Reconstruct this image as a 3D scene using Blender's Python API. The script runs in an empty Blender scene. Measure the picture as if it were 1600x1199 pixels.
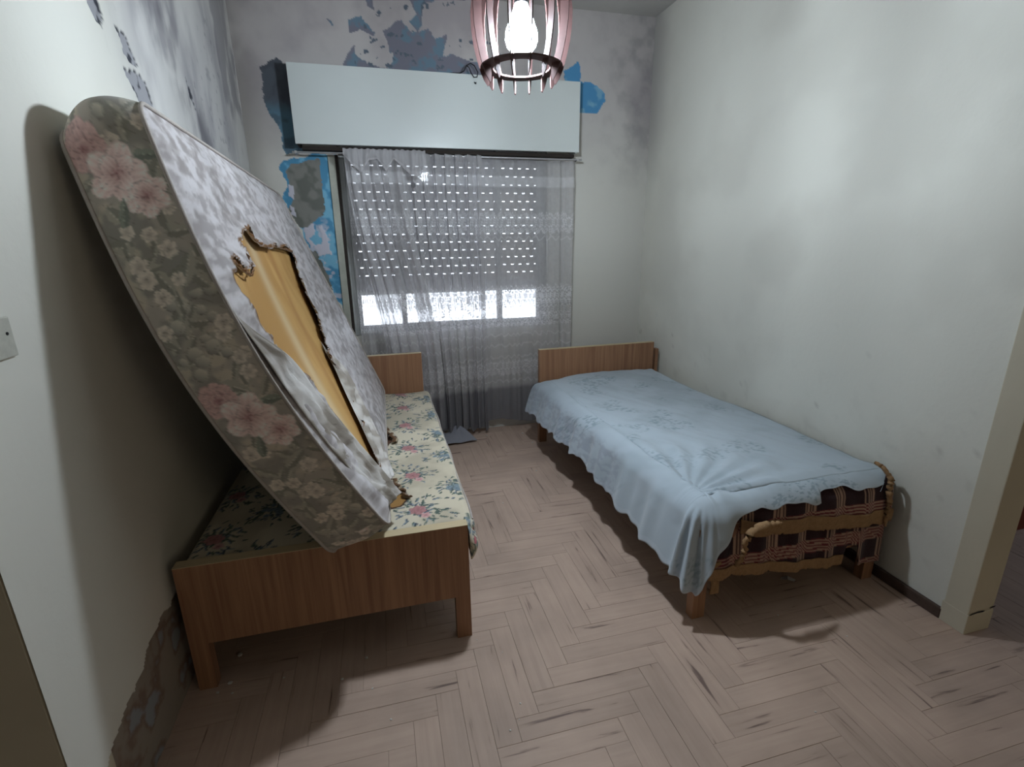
import bpy, bmesh, math, random
import numpy as np
from mathutils import Matrix, Vector

sc = bpy.context.scene
# ------------------------------------------------------------------ camera
F_PX = 780.784
RX = (0.96755, -0.25237, -0.01215); DN = (-0.08099, -0.26426, -0.96105); FW = (0.23933, 0.93085, -0.27612)
cd = bpy.data.cameras.new('camera'); cam = bpy.data.objects.new('camera', cd); sc.collection.objects.link(cam)
cd.sensor_fit = 'HORIZONTAL'; cd.sensor_width = 36; cd.lens = F_PX / 1600 * 36; cd.clip_start = 0.02
cam.matrix_world = Matrix(((RX[0], -DN[0], -FW[0], 0), (RX[1], -DN[1], -FW[1], 0), (RX[2], -DN[2], -FW[2], 1.45), (0, 0, 0, 1)))
sc.camera = cam
# ------------------------------------------------------------------ world: bright overcast sky
w = bpy.data.worlds.new('world'); sc.world = w; w.use_nodes = True
bg = w.node_tree.nodes['Background']; bg.inputs[0].default_value = (0.80, 0.88, 1.0, 1); bg.inputs[1].default_value = 5.0
# ------------------------------------------------------------------ lights
def area(name, loc, aim, size, sy, power, col):
    l = bpy.data.lights.new(name, 'AREA'); l.shape = 'RECTANGLE'; l.size = size; l.size_y = sy; l.energy = power; l.color = col
    o = bpy.data.objects.new(name, l); sc.collection.objects.link(o); o.location = loc
    o.rotation_euler = (Vector(aim) - Vector(loc)).to_track_quat('-Z', 'Y').to_euler(); return o
area('hall_fill_light', (2.3, -2.3, 1.5), (-.4, 1.4, 0.9), 1.4, 1.6, 10.5, (1.0, 0.85, 0.60))  # warm fill added behind the camera; no lamp stands there
area('hall_window_light', (4.40, 1.25, 1.5), (2.4, 1.1, 0.0), 1.0, 1.3, 8, (0.62, 0.76, 1.0))
BULB = 680.0
BULB_COL = (0.78, 0.89, 1.0)
sc.view_settings.view_transform = 'Standard'; sc.view_settings.look = 'None'; sc.view_settings.gamma = 1
sc.view_settings.use_curve_mapping = False; sc.view_settings.exposure = 0.0

rng = np.random.default_rng(7); random.seed(7)
PI = math.pi
# ------------------------------------------------------------------ numeric helpers
def vnoise(x, y, seed=0):
    r = np.random.default_rng(seed); T = r.random((256, 256))
    xi = np.floor(x).astype(int); yi = np.floor(y).astype(int); fx = x - xi; fy = y - yi
    fx = fx * fx * (3 - 2 * fx); fy = fy * fy * (3 - 2 * fy)
    a = T[yi & 255, xi & 255]; b = T[yi & 255, (xi + 1) & 255]; c = T[(yi + 1) & 255, xi & 255]; d = T[(yi + 1) & 255, (xi + 1) & 255]
    return (a * (1 - fx) + b * fx) * (1 - fy) + (c * (1 - fx) + d * fx) * fy
def fbm(x, y, f, octv=4, seed=0):
    x = np.asarray(x, float); y = np.asarray(y, float); s = 0; a = 1; n = 0
    for k in range(octv):
        s = s + a * vnoise(x * f + 17.3 * k, y * f + 5.1 * k, seed + k); n += a; a *= .5; f *= 2
    return s / n
def ss(a, b, v): t = np.clip((v - a) / (b - a), 0, 1); return t * t * (3 - 2 * t)
def inpoly(x, y, poly):
    r = np.zeros(np.shape(x), bool); n = len(poly)
    for i in range(n):
        x0, y0 = poly[i]; x1, y1 = poly[(i + 1) % n]
        if y0 == y1: continue
        c = ((y0 > y) != (y1 > y)) & (x < (x1 - x0) * (y - y0) / (y1 - y0) + x0); r ^= c
    return r
def dpoly(x, y, poly):
    d = np.full(np.shape(x), 1e9); n = len(poly)
    for i in range(n):
        ax, ay = poly[i]; bx, by = poly[(i + 1) % n]; ux, uy = bx - ax, by - ay; L = ux * ux + uy * uy + 1e-12
        t = np.clip(((x - ax) * ux + (y - ay) * uy) / L, 0, 1); d = np.minimum(d, np.hypot(x - ax - t * ux, y - ay - t * uy))
    return d
def mixc(col, c, m):
    m = m[..., None]; return col * (1 - m) + np.asarray(c, float) * m
def S(r, g, b):                                    # 8 bit display colour to linear
    f = lambda v: ((v / 255 + .055) / 1.055) ** 2.4 if v > 10 else v / 255 / 12.92
    return (f(r), f(g), f(b))
# ------------------------------------------------------------------ materials
MATS = {}
def mat(name, col=(.5, .5, .5), rough=.8, attr=None, bump=None, spec=.3, noise=None, emis=None, metal=0, sheen=0, vary=0, trans=0):
    m = bpy.data.materials.new(name); m.use_nodes = True; nt = m.node_tree; N = nt.nodes; Lk = nt.links; b = N['Principled BSDF']
    b.inputs['Base Color'].default_value = (*col, 1); b.inputs['Roughness'].default_value = rough; b.inputs['Specular IOR Level'].default_value = spec
    b.inputs['Metallic'].default_value = metal; b.inputs['Sheen Weight'].default_value = sheen
    src = None
    if attr:
        a = N.new('ShaderNodeAttribute'); a.attribute_name = attr; src = a.outputs['Color']
    if noise:                                       # (scale xyz, amount, detail)
        tc = N.new('ShaderNodeTexCoord'); mp = N.new('ShaderNodeMapping'); mp.inputs['Scale'].default_value = noise[0]
        nz = N.new('ShaderNodeTexNoise'); nz.inputs['Scale'].default_value = 1; nz.inputs['Detail'].default_value = noise[2]; nz.inputs['Roughness'].default_value = .65
        Lk.new(tc.outputs['Object'], mp.inputs['Vector']); Lk.new(mp.outputs[0], nz.inputs['Vector'])
        mr = N.new('ShaderNodeMapRange'); mr.inputs[1].default_value = .3; mr.inputs[2].default_value = .7; mr.inputs[3].default_value = 1 - noise[1]; mr.inputs[4].default_value = 1 + noise[1]
        Lk.new(nz.outputs['Fac'], mr.inputs[0]); mx = N.new('ShaderNodeMix'); mx.data_type = 'RGBA'; mx.blend_type = 'MULTIPLY'; mx.inputs[0].default_value = 1
        if src: Lk.new(src, mx.inputs[6])
        else: mx.inputs[6].default_value = (*col, 1)
        Lk.new(mr.outputs[0], mx.inputs[7]); src = mx.outputs[2]
    if vary:
        oi = N.new('ShaderNodeObjectInfo'); mr2 = N.new('ShaderNodeMapRange'); mr2.inputs[3].default_value = 1 - vary; mr2.inputs[4].default_value = 1 + vary
        Lk.new(oi.outputs['Random'], mr2.inputs[0]); mx2 = N.new('ShaderNodeMix'); mx2.data_type = 'RGBA'; mx2.blend_type = 'MULTIPLY'; mx2.inputs[0].default_value = 1
        if src: Lk.new(src, mx2.inputs[6])
        else: mx2.inputs[6].default_value = (*col, 1)
        Lk.new(mr2.outputs[0], mx2.inputs[7]); src = mx2.outputs[2]
    if src: Lk.new(src, b.inputs['Base Color'])
    if bump:                                        # (scale, strength, distance)
        tc = N.new('ShaderNodeTexCoord'); nz = N.new('ShaderNodeTexNoise'); nz.inputs['Scale'].default_value = bump[0]; nz.inputs['Detail'].default_value = 5
        Lk.new(tc.outputs['Object'], nz.inputs['Vector']); bp = N.new('ShaderNodeBump'); bp.inputs['Strength'].default_value = bump[1]; bp.inputs['Distance'].default_value = bump[2]
        Lk.new(nz.outputs['Fac'], bp.inputs['Height']); Lk.new(bp.outputs[0], b.inputs['Normal'])
    if emis: b.inputs['Emission Color'].default_value = (*emis[0], 1); b.inputs['Emission Strength'].default_value = emis[1]
    MATS[name] = m; return m
M_wall = mat('wall_paint', rough=.75, attr='Col', bump=(35, .25, .004), spec=.25)
M_plain = mat('plain_paint', S(176, 176, 170), .8, bump=(30, .25, .003), noise=((2, 2, 2), .05, 3))
M_jamb = mat('jamb_paint', S(196, 188, 168), .85, bump=(30, .25, .003), noise=((3, 3, 3), .05, 3))
M_ceil = mat('ceiling_paint', S(182, 180, 176), .85, bump=(20, .3, .003), noise=((2, 2, 2), .08, 4))
M_clothcol = mat('printed_cloth', rough=.85, attr='Col', bump=(260, .2, .001), spec=.2, sheen=.15)
M_satin = mat('satin_cloth', rough=.5, attr='Col', bump=(60, .25, .002), spec=.35)
M_sheet = mat('cotton_sheet', rough=.9, attr='Col', bump=(300, .15, .001), spec=.15, sheen=.2)
M_blanket = mat('wool_blanket', rough=1, attr='Col', bump=(220, .5, .003), spec=.05, sheen=.2)
M_tan = mat('tan_binding', S(150, 120, 88), .95, noise=((60, 60, 60), .15, 4), bump=(200, .5, .003), spec=.1)
M_pipe = mat('piping', S(170, 162, 155), .85, noise=((40, 40, 40), .1, 3))
M_foam = mat('foam', rough=.75, attr='Col', bump=(90, .2, .002), spec=.2)
M_white = mat('white_board', S(206, 212, 210), .32, spec=.4, noise=((1.5, 1.5, 1.5), .03, 3))
M_alu = mat('window_frame_paint', S(170, 172, 170), .5, noise=((8, 8, 8), .1, 3))
M_trim = mat('old_trim_paint', S(170, 172, 160), .7, noise=((9, 9, 9), .12, 4))
M_dark = mat('dark_gap', S(52, 46, 42), .9)
M_slat = mat('shutter_slat_plastic', S(196, 196, 198), .6, noise=((6, 6, 6), .06, 3))
M_rail = mat('metal_rod', S(190, 190, 190), .35, metal=.7)
M_black = mat('black_cable', S(28, 28, 32), .6)
M_ply = mat('lamp_plywood', S(80, 58, 56), .6, noise=((10, 10, 60), .08, 3))
M_bulb = mat('bulb_glass', (1, 1, 1), .3, emis=(BULB_COL, BULB))
M_neck = mat('bulb_neck', (.9, .9, .9), .5, emis=(BULB_COL, 12.0))
M_socket = mat('lamp_socket', S(60, 60, 64), .5)
M_cord = mat('lamp_cord', S(220, 220, 215), .6)
M_plaster = mat('plaster_crumb', S(196, 192, 186), .95, noise=((90, 90, 90), .15, 2))
M_paper = mat('paper_scrap', S(190, 188, 190), .9)
M_base = mat('skirting_paint', S(82, 66, 58), .7, noise=((20, 20, 20), .2, 4))
M_socketp = mat('outlet_plastic', S(186, 186, 176), .7, noise=((60, 60, 60), .08, 3))
def wood(name, c1, c2, axis=(55, 55, 2.0), rough=.45):
    m = bpy.data.materials.new(name); m.use_nodes = True; N = m.node_tree.nodes; Lk = m.node_tree.links; b = N['Principled BSDF']
    tc = N.new('ShaderNodeTexCoord'); mp = N.new('ShaderNodeMapping'); mp.inputs['Scale'].default_value = axis
    nz = N.new('ShaderNodeTexNoise'); nz.inputs['Scale'].default_value = 1; nz.inputs['Detail'].default_value = 5; nz.inputs['Distortion'].default_value = .6
    cr = N.new('ShaderNodeValToRGB'); cr.color_ramp.elements[0].position = .32; cr.color_ramp.elements[1].position = .68
    cr.color_ramp.elements[0].color = (*c1, 1); cr.color_ramp.elements[1].color = (*c2, 1)
    Lk.new(tc.outputs['Object'], mp.inputs[0]); Lk.new(mp.outputs[0], nz.inputs['Vector']); Lk.new(nz.outputs['Fac'], cr.inputs[0]); Lk.new(cr.outputs[0], b.inputs['Base Color'])
    b.inputs['Roughness'].default_value = rough; b.inputs['Specular IOR Level'].default_value = .35; return m
M_wood = wood('wood_laminate', S(136, 98, 74), S(164, 124, 94))
M_edge = mat('edge_banding', S(190, 172, 138), .55, noise=((8, 60, 60), .06, 3))
# plank material
M_plank = bpy.data.materials.new('parquet_plank'); M_plank.use_nodes = True
def plank_mat(m):
    N = m.node_tree.nodes; Lk = m.node_tree.links; b = N['Principled BSDF']
    tc = N.new('ShaderNodeTexCoord'); oi = N.new('ShaderNodeObjectInfo'); ad = N.new('ShaderNodeVectorMath'); ad.operation = 'ADD'
    cx = N.new('ShaderNodeCombineXYZ'); mu = N.new('ShaderNodeMath'); mu.operation = 'MULTIPLY'; mu.inputs[1].default_value = 40
    Lk.new(oi.outputs['Random'], mu.inputs[0])
    for i in range(3): Lk.new(mu.outputs[0], cx.inputs[i])
    Lk.new(tc.outputs['Object'], ad.inputs[0]); Lk.new(cx.outputs[0], ad.inputs[1])
    mp = N.new('ShaderNodeMapping'); mp.inputs['Scale'].default_value = (3.5, 48, 5); Lk.new(ad.outputs[0], mp.inputs[0])
    nz = N.new('ShaderNodeTexNoise'); nz.inputs['Scale'].default_value = 1; nz.inputs['Detail'].default_value = 4; nz.inputs['Distortion'].default_value = .4; Lk.new(mp.outputs[0], nz.inputs['Vector'])
    cr = N.new('ShaderNodeValToRGB'); e = cr.color_ramp.elements
    e[0].position = .29; e[0].color = (*S(116, 96, 88), 1); e[1].position = .36; e[1].color = (*S(178, 154, 138), 1)
    n2 = cr.color_ramp.elements.new(.7); n2.color = (*S(186, 162, 146), 1)
    Lk.new(nz.outputs['Fac'], cr.inputs[0])
    geo = N.new('ShaderNodeNewGeometry'); nw = N.new('ShaderNodeTexNoise'); nw.inputs['Scale'].default_value = 3.2; nw.inputs['Detail'].default_value = 5; Lk.new(geo.outputs['Position'], nw.inputs['Vector'])
    mr = N.new('ShaderNodeMapRange'); mr.inputs[1].default_value = .3; mr.inputs[2].default_value = .7; mr.inputs[3].default_value = .86; mr.inputs[4].default_value = 1.12; Lk.new(nw.outputs['Fac'], mr.inputs[0])
    mr2 = N.new('ShaderNodeMapRange'); mr2.inputs[3].default_value = .95; mr2.inputs[4].default_value = 1.05; Lk.new(oi.outputs['Random'], mr2.inputs[0])
    m1 = N.new('ShaderNodeMath'); m1.operation = 'MULTIPLY'; Lk.new(mr.outputs[0], m1.inputs[0]); Lk.new(mr2.outputs[0], m1.inputs[1])
    mx = N.new('ShaderNodeMix'); mx.data_type = 'RGBA'; mx.blend_type = 'MULTIPLY'; mx.inputs[0].default_value = 1; Lk.new(cr.outputs[0], mx.inputs[6]); Lk.new(m1.outputs[0], mx.inputs[7])
    Lk.new(mx.outputs[2], b.inputs['Base Color'])
    mr3 = N.new('ShaderNodeMapRange'); mr3.inputs[3].default_value = .5; mr3.inputs[4].default_value = .68; Lk.new(nw.outputs['Fac'], mr3.inputs[0]); Lk.new(mr3.outputs[0], b.inputs['Roughness'])
    b.inputs['Specular IOR Level'].default_value = .35
    bp = N.new('ShaderNodeBump'); bp.inputs['Strength'].default_value = .3; bp.inputs['Distance'].default_value = .001; Lk.new(nz.outputs['Fac'], bp.inputs['Height']); Lk.new(bp.outputs[0], b.inputs['Normal'])
plank_mat(M_plank)
# translucent sheer curtain: attribute Dens gives how closely the threads lie
M_curt = bpy.data.materials.new('sheer_net'); M_curt.use_nodes = True
def curt_mat(m):
    N = m.node_tree.nodes; Lk = m.node_tree.links; N.clear(); out = N.new('ShaderNodeOutputMaterial')
    a = N.new('ShaderNodeAttribute'); a.attribute_name = 'Dens'; c = N.new('ShaderNodeAttribute'); c.attribute_name = 'Col'
    tr = N.new('ShaderNodeBsdfTransparent'); df = N.new('ShaderNodeBsdfDiffuse'); tl = N.new('ShaderNodeBsdfTranslucent')
    Lk.new(c.outputs['Color'], df.inputs[0]); Lk.new(c.outputs['Color'], tl.inputs[0])
    m1 = N.new('ShaderNodeMixShader'); m1.inputs[0].default_value = .35; Lk.new(df.outputs[0], m1.inputs[1]); Lk.new(tl.outputs[0], m1.inputs[2])
    m2 = N.new('ShaderNodeMixShader'); Lk.new(a.outputs['Fac'], m2.inputs[0]); Lk.new(tr.outputs[0], m2.inputs[1]); Lk.new(m1.outputs[0], m2.inputs[2]); Lk.new(m2.outputs[0], out.inputs[0])
curt_mat(M_curt)
M_glass = bpy.data.materials.new('window_glass'); M_glass.use_nodes = True
def glass_mat(m):
    N = m.node_tree.nodes; Lk = m.node_tree.links; N.clear(); out = N.new('ShaderNodeOutputMaterial')
    tr = N.new('ShaderNodeBsdfTransparent'); gl = N.new('ShaderNodeBsdfGlossy'); gl.inputs['Roughness'].default_value = .05; mx = N.new('ShaderNodeMixShader')
    fr = N.new('ShaderNodeFresnel'); fr.inputs[0].default_value = 1.45; Lk.new(fr.outputs[0], mx.inputs[0]); Lk.new(tr.outputs[0], mx.inputs[1]); Lk.new(gl.outputs[0], mx.inputs[2]); Lk.new(mx.outputs[0], out.inputs[0])
glass_mat(M_glass)
# ------------------------------------------------------------------ object helpers
def link(o, parent=None):
    sc.collection.objects.link(o)
    if parent is not None: o.parent = parent; o.matrix_parent_inverse = parent.matrix_world.inverted() if False else Matrix()
    return o
def tag(o, label=None, cat=None, group=None, kind=None):
    if label: o['label'] = label
    if cat: o['category'] = cat
    if group: o['group'] = group
    if kind: o['kind'] = kind
    return o
def thing(name, label, cat, loc=(0, 0, 0), rz=0, group=None):
    o = bpy.data.objects.new(name, None); link(o); o.location = loc; o.rotation_euler = (0, 0, rz); o.empty_display_size = .1
    return tag(o, label, cat, group)
def world_to(parent):                               # children are written in world coordinates, then moved into the parent's frame
    if parent is None: return Matrix()
    M = Matrix.Identity(4); p = parent; ch = []
    while p is not None: ch.append(p); p = p.parent
    for q in reversed(ch): M = M @ (Matrix.Translation(q.location) @ q.rotation_euler.to_matrix().to_4x4())
    return M.inverted()
def mesh(name, verts, faces, m, parent=None, smooth=False, col=None, dens=None, solid=0, local=False):
    me = bpy.data.meshes.new(name); V = np.asarray(verts, float).reshape(-1, 3)
    if parent is not None and not local:
        W = np.array(world_to(parent)); V = V @ W[:3, :3].T + W[:3, 3]
    if isinstance(faces, np.ndarray):
        me.vertices.add(len(V)); me.vertices.foreach_set('co', V.ravel()); k = faces.shape[1]; n = len(faces)
        me.loops.add(n * k); me.loops.foreach_set('vertex_index', faces.astype(np.int32).ravel()); me.polygons.add(n)
        me.polygons.foreach_set('loop_start', np.arange(0, n * k, k, dtype=np.int32)); me.update(calc_edges=True)
    else:
        me.from_pydata(V.tolist(), [], [list(f) for f in faces]); me.update()
    if col is not None:
        c = np.asarray(col, float).reshape(-1, 3); a = me.color_attributes.new('Col', 'FLOAT_COLOR', 'POINT'); a.data.foreach_set('color', np.c_[c, np.ones(len(c))].ravel())
    if dens is not None:
        a = me.attributes.new('Dens', 'FLOAT', 'POINT'); a.data.foreach_set('value', np.asarray(dens, float).ravel())
    if smooth: me.polygons.foreach_set('use_smooth', np.ones(len(me.polygons), bool))
    me.materials.append(m); me.validate(); o = bpy.data.objects.new(name, me); link(o, parent)
    if solid: md = o.modifiers.new('thickness', 'SOLIDIFY'); md.thickness = solid; md.offset = 0
    return o
def gridf(ni, nj, keep=None):
    i, j = np.meshgrid(np.arange(ni - 1), np.arange(nj - 1), indexing='ij'); a = i * nj + j
    f = np.stack([a, a + nj, a + nj + 1, a + 1], -1)
    f = f.reshape(-1, 4) if keep is None else f[keep]
    return f
def box(bm, x0, x1, y0, y1, z0, z1, bev=0):
    g = bmesh.ops.create_cube(bm, size=1)['verts']
    for v in g: v.co = Vector((x0 + (v.co.x + .5) * (x1 - x0), y0 + (v.co.y + .5) * (y1 - y0), z0 + (v.co.z + .5) * (z1 - z0)))
    if bev:
        es = list({e for v in g for e in v.link_edges}); bmesh.ops.bevel(bm, geom=es, offset=bev, segments=2, affect='EDGES', profile=.5)
def bmo(name, bm, m, parent=None, smooth=False):
    me = bpy.data.meshes.new(name)
    if parent is not None: bmesh.ops.transform(bm, matrix=world_to(parent), verts=bm.verts)
    bmesh.ops.recalc_face_normals(bm, faces=bm.faces)
    bm.to_mesh(me); bm.free(); me.materials.append(m)
    if smooth:
        for p in me.polygons: p.use_smooth = True
    o = bpy.data.objects.new(name, me); link(o, parent); return o
def boxo(name, b, m, parent=None, bev=0):
    bm = bmesh.new(); box(bm, *b, bev); return bmo(name, bm, m, parent)
def tube(name, pts, r, m, parent=None, n=8, closed=False):
    pts = [Vector(p) for p in pts]; V = []; Fc = []; N = len(pts); up = Vector((.13, .21, .97)).normalized()
    for i, p in enumerate(pts):
        a = pts[(i + 1) % N] if (closed or i < N - 1) else p; b = pts[i - 1] if (closed or i > 0) else p; t = (a - b).normalized()
        s = t.cross(up); s = s.normalized() if s.length > 1e-4 else Vector((1, 0, 0)); q = s.cross(t)
        rr = r[i] if isinstance(r, (list, tuple)) else r
        for k in range(n): an = 2 * PI * k / n; V.append(p + rr * (math.cos(an) * s + math.sin(an) * q))
    for i in range(N if closed else N - 1):
        j = (i + 1) % N
        for k in range(n): Fc.append((i * n + k, j * n + k, j * n + (k + 1) % n, i * n + (k + 1) % n))
    if not closed: Fc.append(tuple(range(n))[::-1]); Fc.append(tuple((N - 1) * n + k for k in range(n)))
    return mesh(name, [tuple(v) for v in V], Fc, m, parent, smooth=True)
def lathe(name, prof, c, m, parent=None, n=32):
    V = []; Fc = []
    for r, z in prof:
        for k in range(n): a = 2 * PI * k / n; V.append((c[0] + r * math.cos(a), c[1] + r * math.sin(a), c[2] + z))
    for i in range(len(prof) - 1):
        for k in range(n): Fc.append((i * n + k, i * n + (k + 1) % n, (i + 1) * n + (k + 1) % n, (i + 1) * n + k))
    return mesh(name, V, Fc, m, parent, smooth=True)

# ================================================================== SETTING
XL, XR, YB, ZC = -0.733, 2.03, 3.70, 2.945
PAINT = np.array(S(206, 204, 196)); BLUE = np.array(S(92, 158, 196)); GREY = np.array(S(128, 128, 122)); DGREY = np.array(S(86, 92, 100)); LILAC = np.array(S(196, 194, 204))
# ---- back wall with the peeled paint (paint layer ends, plaster lies deeper)
BP = dict(
 blueL=[(-0.539,1.976),(-0.571,1.9),(-0.53,1.836),(-0.58,1.719),(-0.55,1.68),(-0.476,1.549),(-0.418,1.363),(-0.318,1.147),(-0.234,0.921),(-0.221,1.055),(-0.222,1.984)],
 boxL=[(-0.559,2.516),(-0.503,2.529),(-0.445,2.509),(-0.40,2.015),(-0.535,2.006),(-0.543,2.141),(-0.577,2.248),(-0.604,2.317),(-0.599,2.404),(-0.611,2.472)],
 a1=[(-0.134,2.48),(-0.041,2.623),(-0.013,2.597),(0.04,2.548),(0.136,2.518),(0.1,2.46)],
 a2=[(0.145,2.73),(0.255,2.784),(0.31,2.725),(0.413,2.761),(0.471,2.702),(0.542,2.732),(0.507,2.614),(0.483,2.48),(0.136,2.48),(0.19,2.593),(0.148,2.671)],
 a3=[(-0.075,2.747),(0.004,2.777),(0.093,2.709),(0.083,2.684),(-0.003,2.701),(-0.062,2.68)],
 a4=[(-0.209,2.773),(-0.177,2.762),(-0.151,2.731),(-0.163,2.723)],
 a5=[(0.29,2.997),(0.508,3.018),(0.473,2.895),(0.419,2.856),(0.384,2.818),(0.351,2.728),(0.299,2.794),(0.357,2.833),(0.322,2.899)],
 a6=[(0.424,2.598),(0.57,2.607),(0.76,2.594),(0.823,2.512),(0.8,2.46),(0.411,2.46)],
 a7=[(0.057,2.942),(0.109,2.897),(0.097,2.839),(0.056,2.849)],
 r1=[(1.336,2.565),(1.462,2.628),(1.474,2.48),(1.36,2.48)],
 r2=[(1.44,2.51),(1.538,2.506),(1.636,2.479),(1.659,2.411),(1.617,2.339),(1.519,2.31),(1.44,2.29)])
GP = [[(-0.497,1.95),(-0.311,1.955),(-0.3,1.769),(-0.328,1.629),(-0.434,1.569),(-0.495,1.561),(-0.542,1.649),(-0.508,1.767),(-0.531,1.889)],
      [(-0.451,1.426),(-0.377,1.363),(-0.342,1.234),(-0.32,1.125),(-0.38,1.149),(-0.428,1.279)]]
WP = [[(-0.528,1.824),(-0.494,1.817),(-0.512,1.736),(-0.537,1.755)],[(-0.529,1.696),(-0.507,1.681),(-0.496,1.617),(-0.526,1.629)],
      [(-0.475,1.561),(-0.405,1.581),(-0.393,1.508),(-0.425,1.479),(-0.391,1.425),(-0.42,1.413),(-0.451,1.496)],
      [(-0.361,1.544),(-0.336,1.552),(-0.336,1.478),(-0.308,1.395),(-0.287,1.361),(-0.378,1.354),(-0.404,1.413),(-0.364,1.479)]]
WX0, WX1, WZ0, WZ1 = -0.20, 1.235, 0.80, 2.20          # window opening
def back_wall():
    st = .006; xs = np.arange(XL - .001, XR + st, st); zs = np.arange(-.01, ZC + st, st)
    for q in (WX0, WX1): xs[np.argmin(np.abs(xs - q))] = q
    for q in (WZ0, WZ1): zs[np.argmin(np.abs(zs - q))] = q
    X, Z = np.meshgrid(xs, zs, indexing='ij')
    n1 = fbm(X, Z, 9, 4, 3) - .5; n2 = fbm(X, Z, 9, 4, 9) - .5; n3 = fbm(X, Z, 40, 3, 21) - .5
    Xn = X + n1 * .07 + n3 * .012; Zn = Z + n2 * .07 + n3 * .012
    col = np.ones(X.shape + (3,)) * PAINT
    st1 = fbm(X, Z * .7, 3.0, 5, 31); st2 = fbm(X, Z, 14, 4, 51)
    up = ss(1.7, 2.6, Z)
    damp = np.clip(ss(.40, .72, st1) * up * 1.0 + ss(.48, .8, st2) * up * .2, 0, 1)
    col = mixc(col, S(132, 126, 126), damp * .6)
    col = mixc(col, S(170, 160, 168), up * .45)
    cr = ss(1.5, 1.95, X) * ss(1.6, 2.4, Z) * ss(.30, .75, st2); col = mixc(col, S(132, 130, 130), cr * .4)
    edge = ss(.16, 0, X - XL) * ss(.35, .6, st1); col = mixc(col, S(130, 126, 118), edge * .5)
    depth = np.zeros(X.shape)
    n4 = fbm(X, Z, 16, 3, 77)
    for k, p in BP.items():
        m = inpoly(Xn, Zn, p); d = dpoly(Xn, Zn, p)
        if k == 'blueL':
            c = mixc(np.ones(col.shape) * BLUE, S(120, 178, 204), ss(.45, .62, n4)); c = mixc(c, S(70, 128, 160), ss(.55, .42, n4) * .6)
            c = mixc(c, LILAC, ss(.60, .66, fbm(X, Z, 22, 4, 101)) * ss(1.65, 1.5, Z) * .8)
        elif k in ('r1', 'r2'): c = mixc(np.ones(col.shape) * S(80, 142, 186), S(120, 168, 196), ss(.5, .66, n4))
        elif k == 'boxL': c = mixc(np.ones(col.shape) * DGREY, S(92, 128, 146), ss(2.32, 2.2, Z) * .9); c = mixc(c, S(70, 72, 80), ss(.4, .6, n4) * .5)
        else: c = mixc(np.ones(col.shape) * S(122, 122, 134), S(104, 134, 152), ss(.48, .64, n4) * .8)
        col = np.where(m[..., None], c, col); depth = np.maximum(depth, np.where(m, ss(0, .006, d) * .0025, 0))
    for p in GP:
        m = inpoly(Xn, Zn, p); col = np.where(m[..., None], mixc(np.ones(col.shape) * GREY, S(104, 106, 100), ss(.4, .62, n4)), col); depth = np.where(m, .0035, depth)
    for p in WP:
        m = inpoly(Xn, Zn, p); col = np.where(m[..., None], LILAC, col); depth = np.where(m, 0, depth)
    # small flakes
    fl = (fbm(X, Z, 30, 3, 140) > .74) & (Z > 2.5) & (X < .9) & (fbm(X, Z, 4, 2, 150) > .5); col = np.where(fl[..., None], np.array(S(96, 106, 118)), col); depth = np.where(fl, .002, depth)
    P = np.stack([X, YB + depth + (st1 - .5) * .004, Z], -1)
    i, j = np.meshgrid(np.arange(len(xs) - 1), np.arange(len(zs) - 1), indexing='ij')
    cx = (xs[i] + xs[i + 1]) / 2; cz = (zs[j] + zs[j + 1]) / 2
    keep = ~((cx > WX0) & (cx < WX1) & (cz > WZ0) & (cz < WZ1))
    fc = gridf(len(xs), len(zs), keep)[:, ::-1]
    V = P.reshape(-1, 3); C = col.reshape(-1, 3); b = len(V)
    rv = [(WX0, YB, WZ0), (WX0, YB + .2, WZ0), (WX1, YB, WZ0), (WX1, YB + .2, WZ0), (WX0, YB, WZ1), (WX0, YB + .2, WZ1), (WX1, YB, WZ1), (WX1, YB + .2, WZ1)]
    V = np.r_[V, rv]; C = np.r_[C, np.tile(np.array(S(150, 148, 140)), (8, 1))]
    fr = np.array([[b, b + 1, b + 3, b + 2], [b, b + 4, b + 5, b + 1], [b + 2, b + 3, b + 7, b + 6], [b + 4, b + 6, b + 7, b + 5]])
    o = mesh('wall_back', V, np.r_[fc, fr], M_wall, col=C); o['kind'] = 'structure'
back_wall()
# ---- left wall: mould towards the window, flakes, bare plaster low down beside the bed
LF = [[(1.912,2.12),(1.955,2.136),(1.976,2.104),(1.964,2.079),(1.936,2.082)],[(2.078,2.085),(2.162,2.093),(2.139,2.036),(2.101,2.043)],[(2.052,1.994),(2.142,1.993),(2.227,1.983),(2.22,1.917),(2.18,1.932),(2.121,1.95)]]
LF = [[(1.86,2.20),(1.94,2.19),(1.99,2.10),(1.96,2.07),(1.90,2.11)],[(2.05,2.12),(2.13,2.11),(2.18,2.03),(2.13,2.02),(2.08,2.06)],[(2.04,2.01),(2.13,2.005),(2.22,1.985),(2.25,1.91),(2.21,1.90),(2.13,1.93)],[(2.68,2.14),(2.73,2.10),(2.77,2.02),(2.71,2.06)],[(2.2,2.4),(2.26,2.35),(2.3,2.28),(2.24,2.3)]]
LLOW = [(1.05,-.1),(1.10,0.22),(1.236,0.269),(1.396,0.30),(1.50,0.35),(1.70,0.34),(1.9,.2),(2.0,-.1)]
Y0 = 1.022
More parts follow.
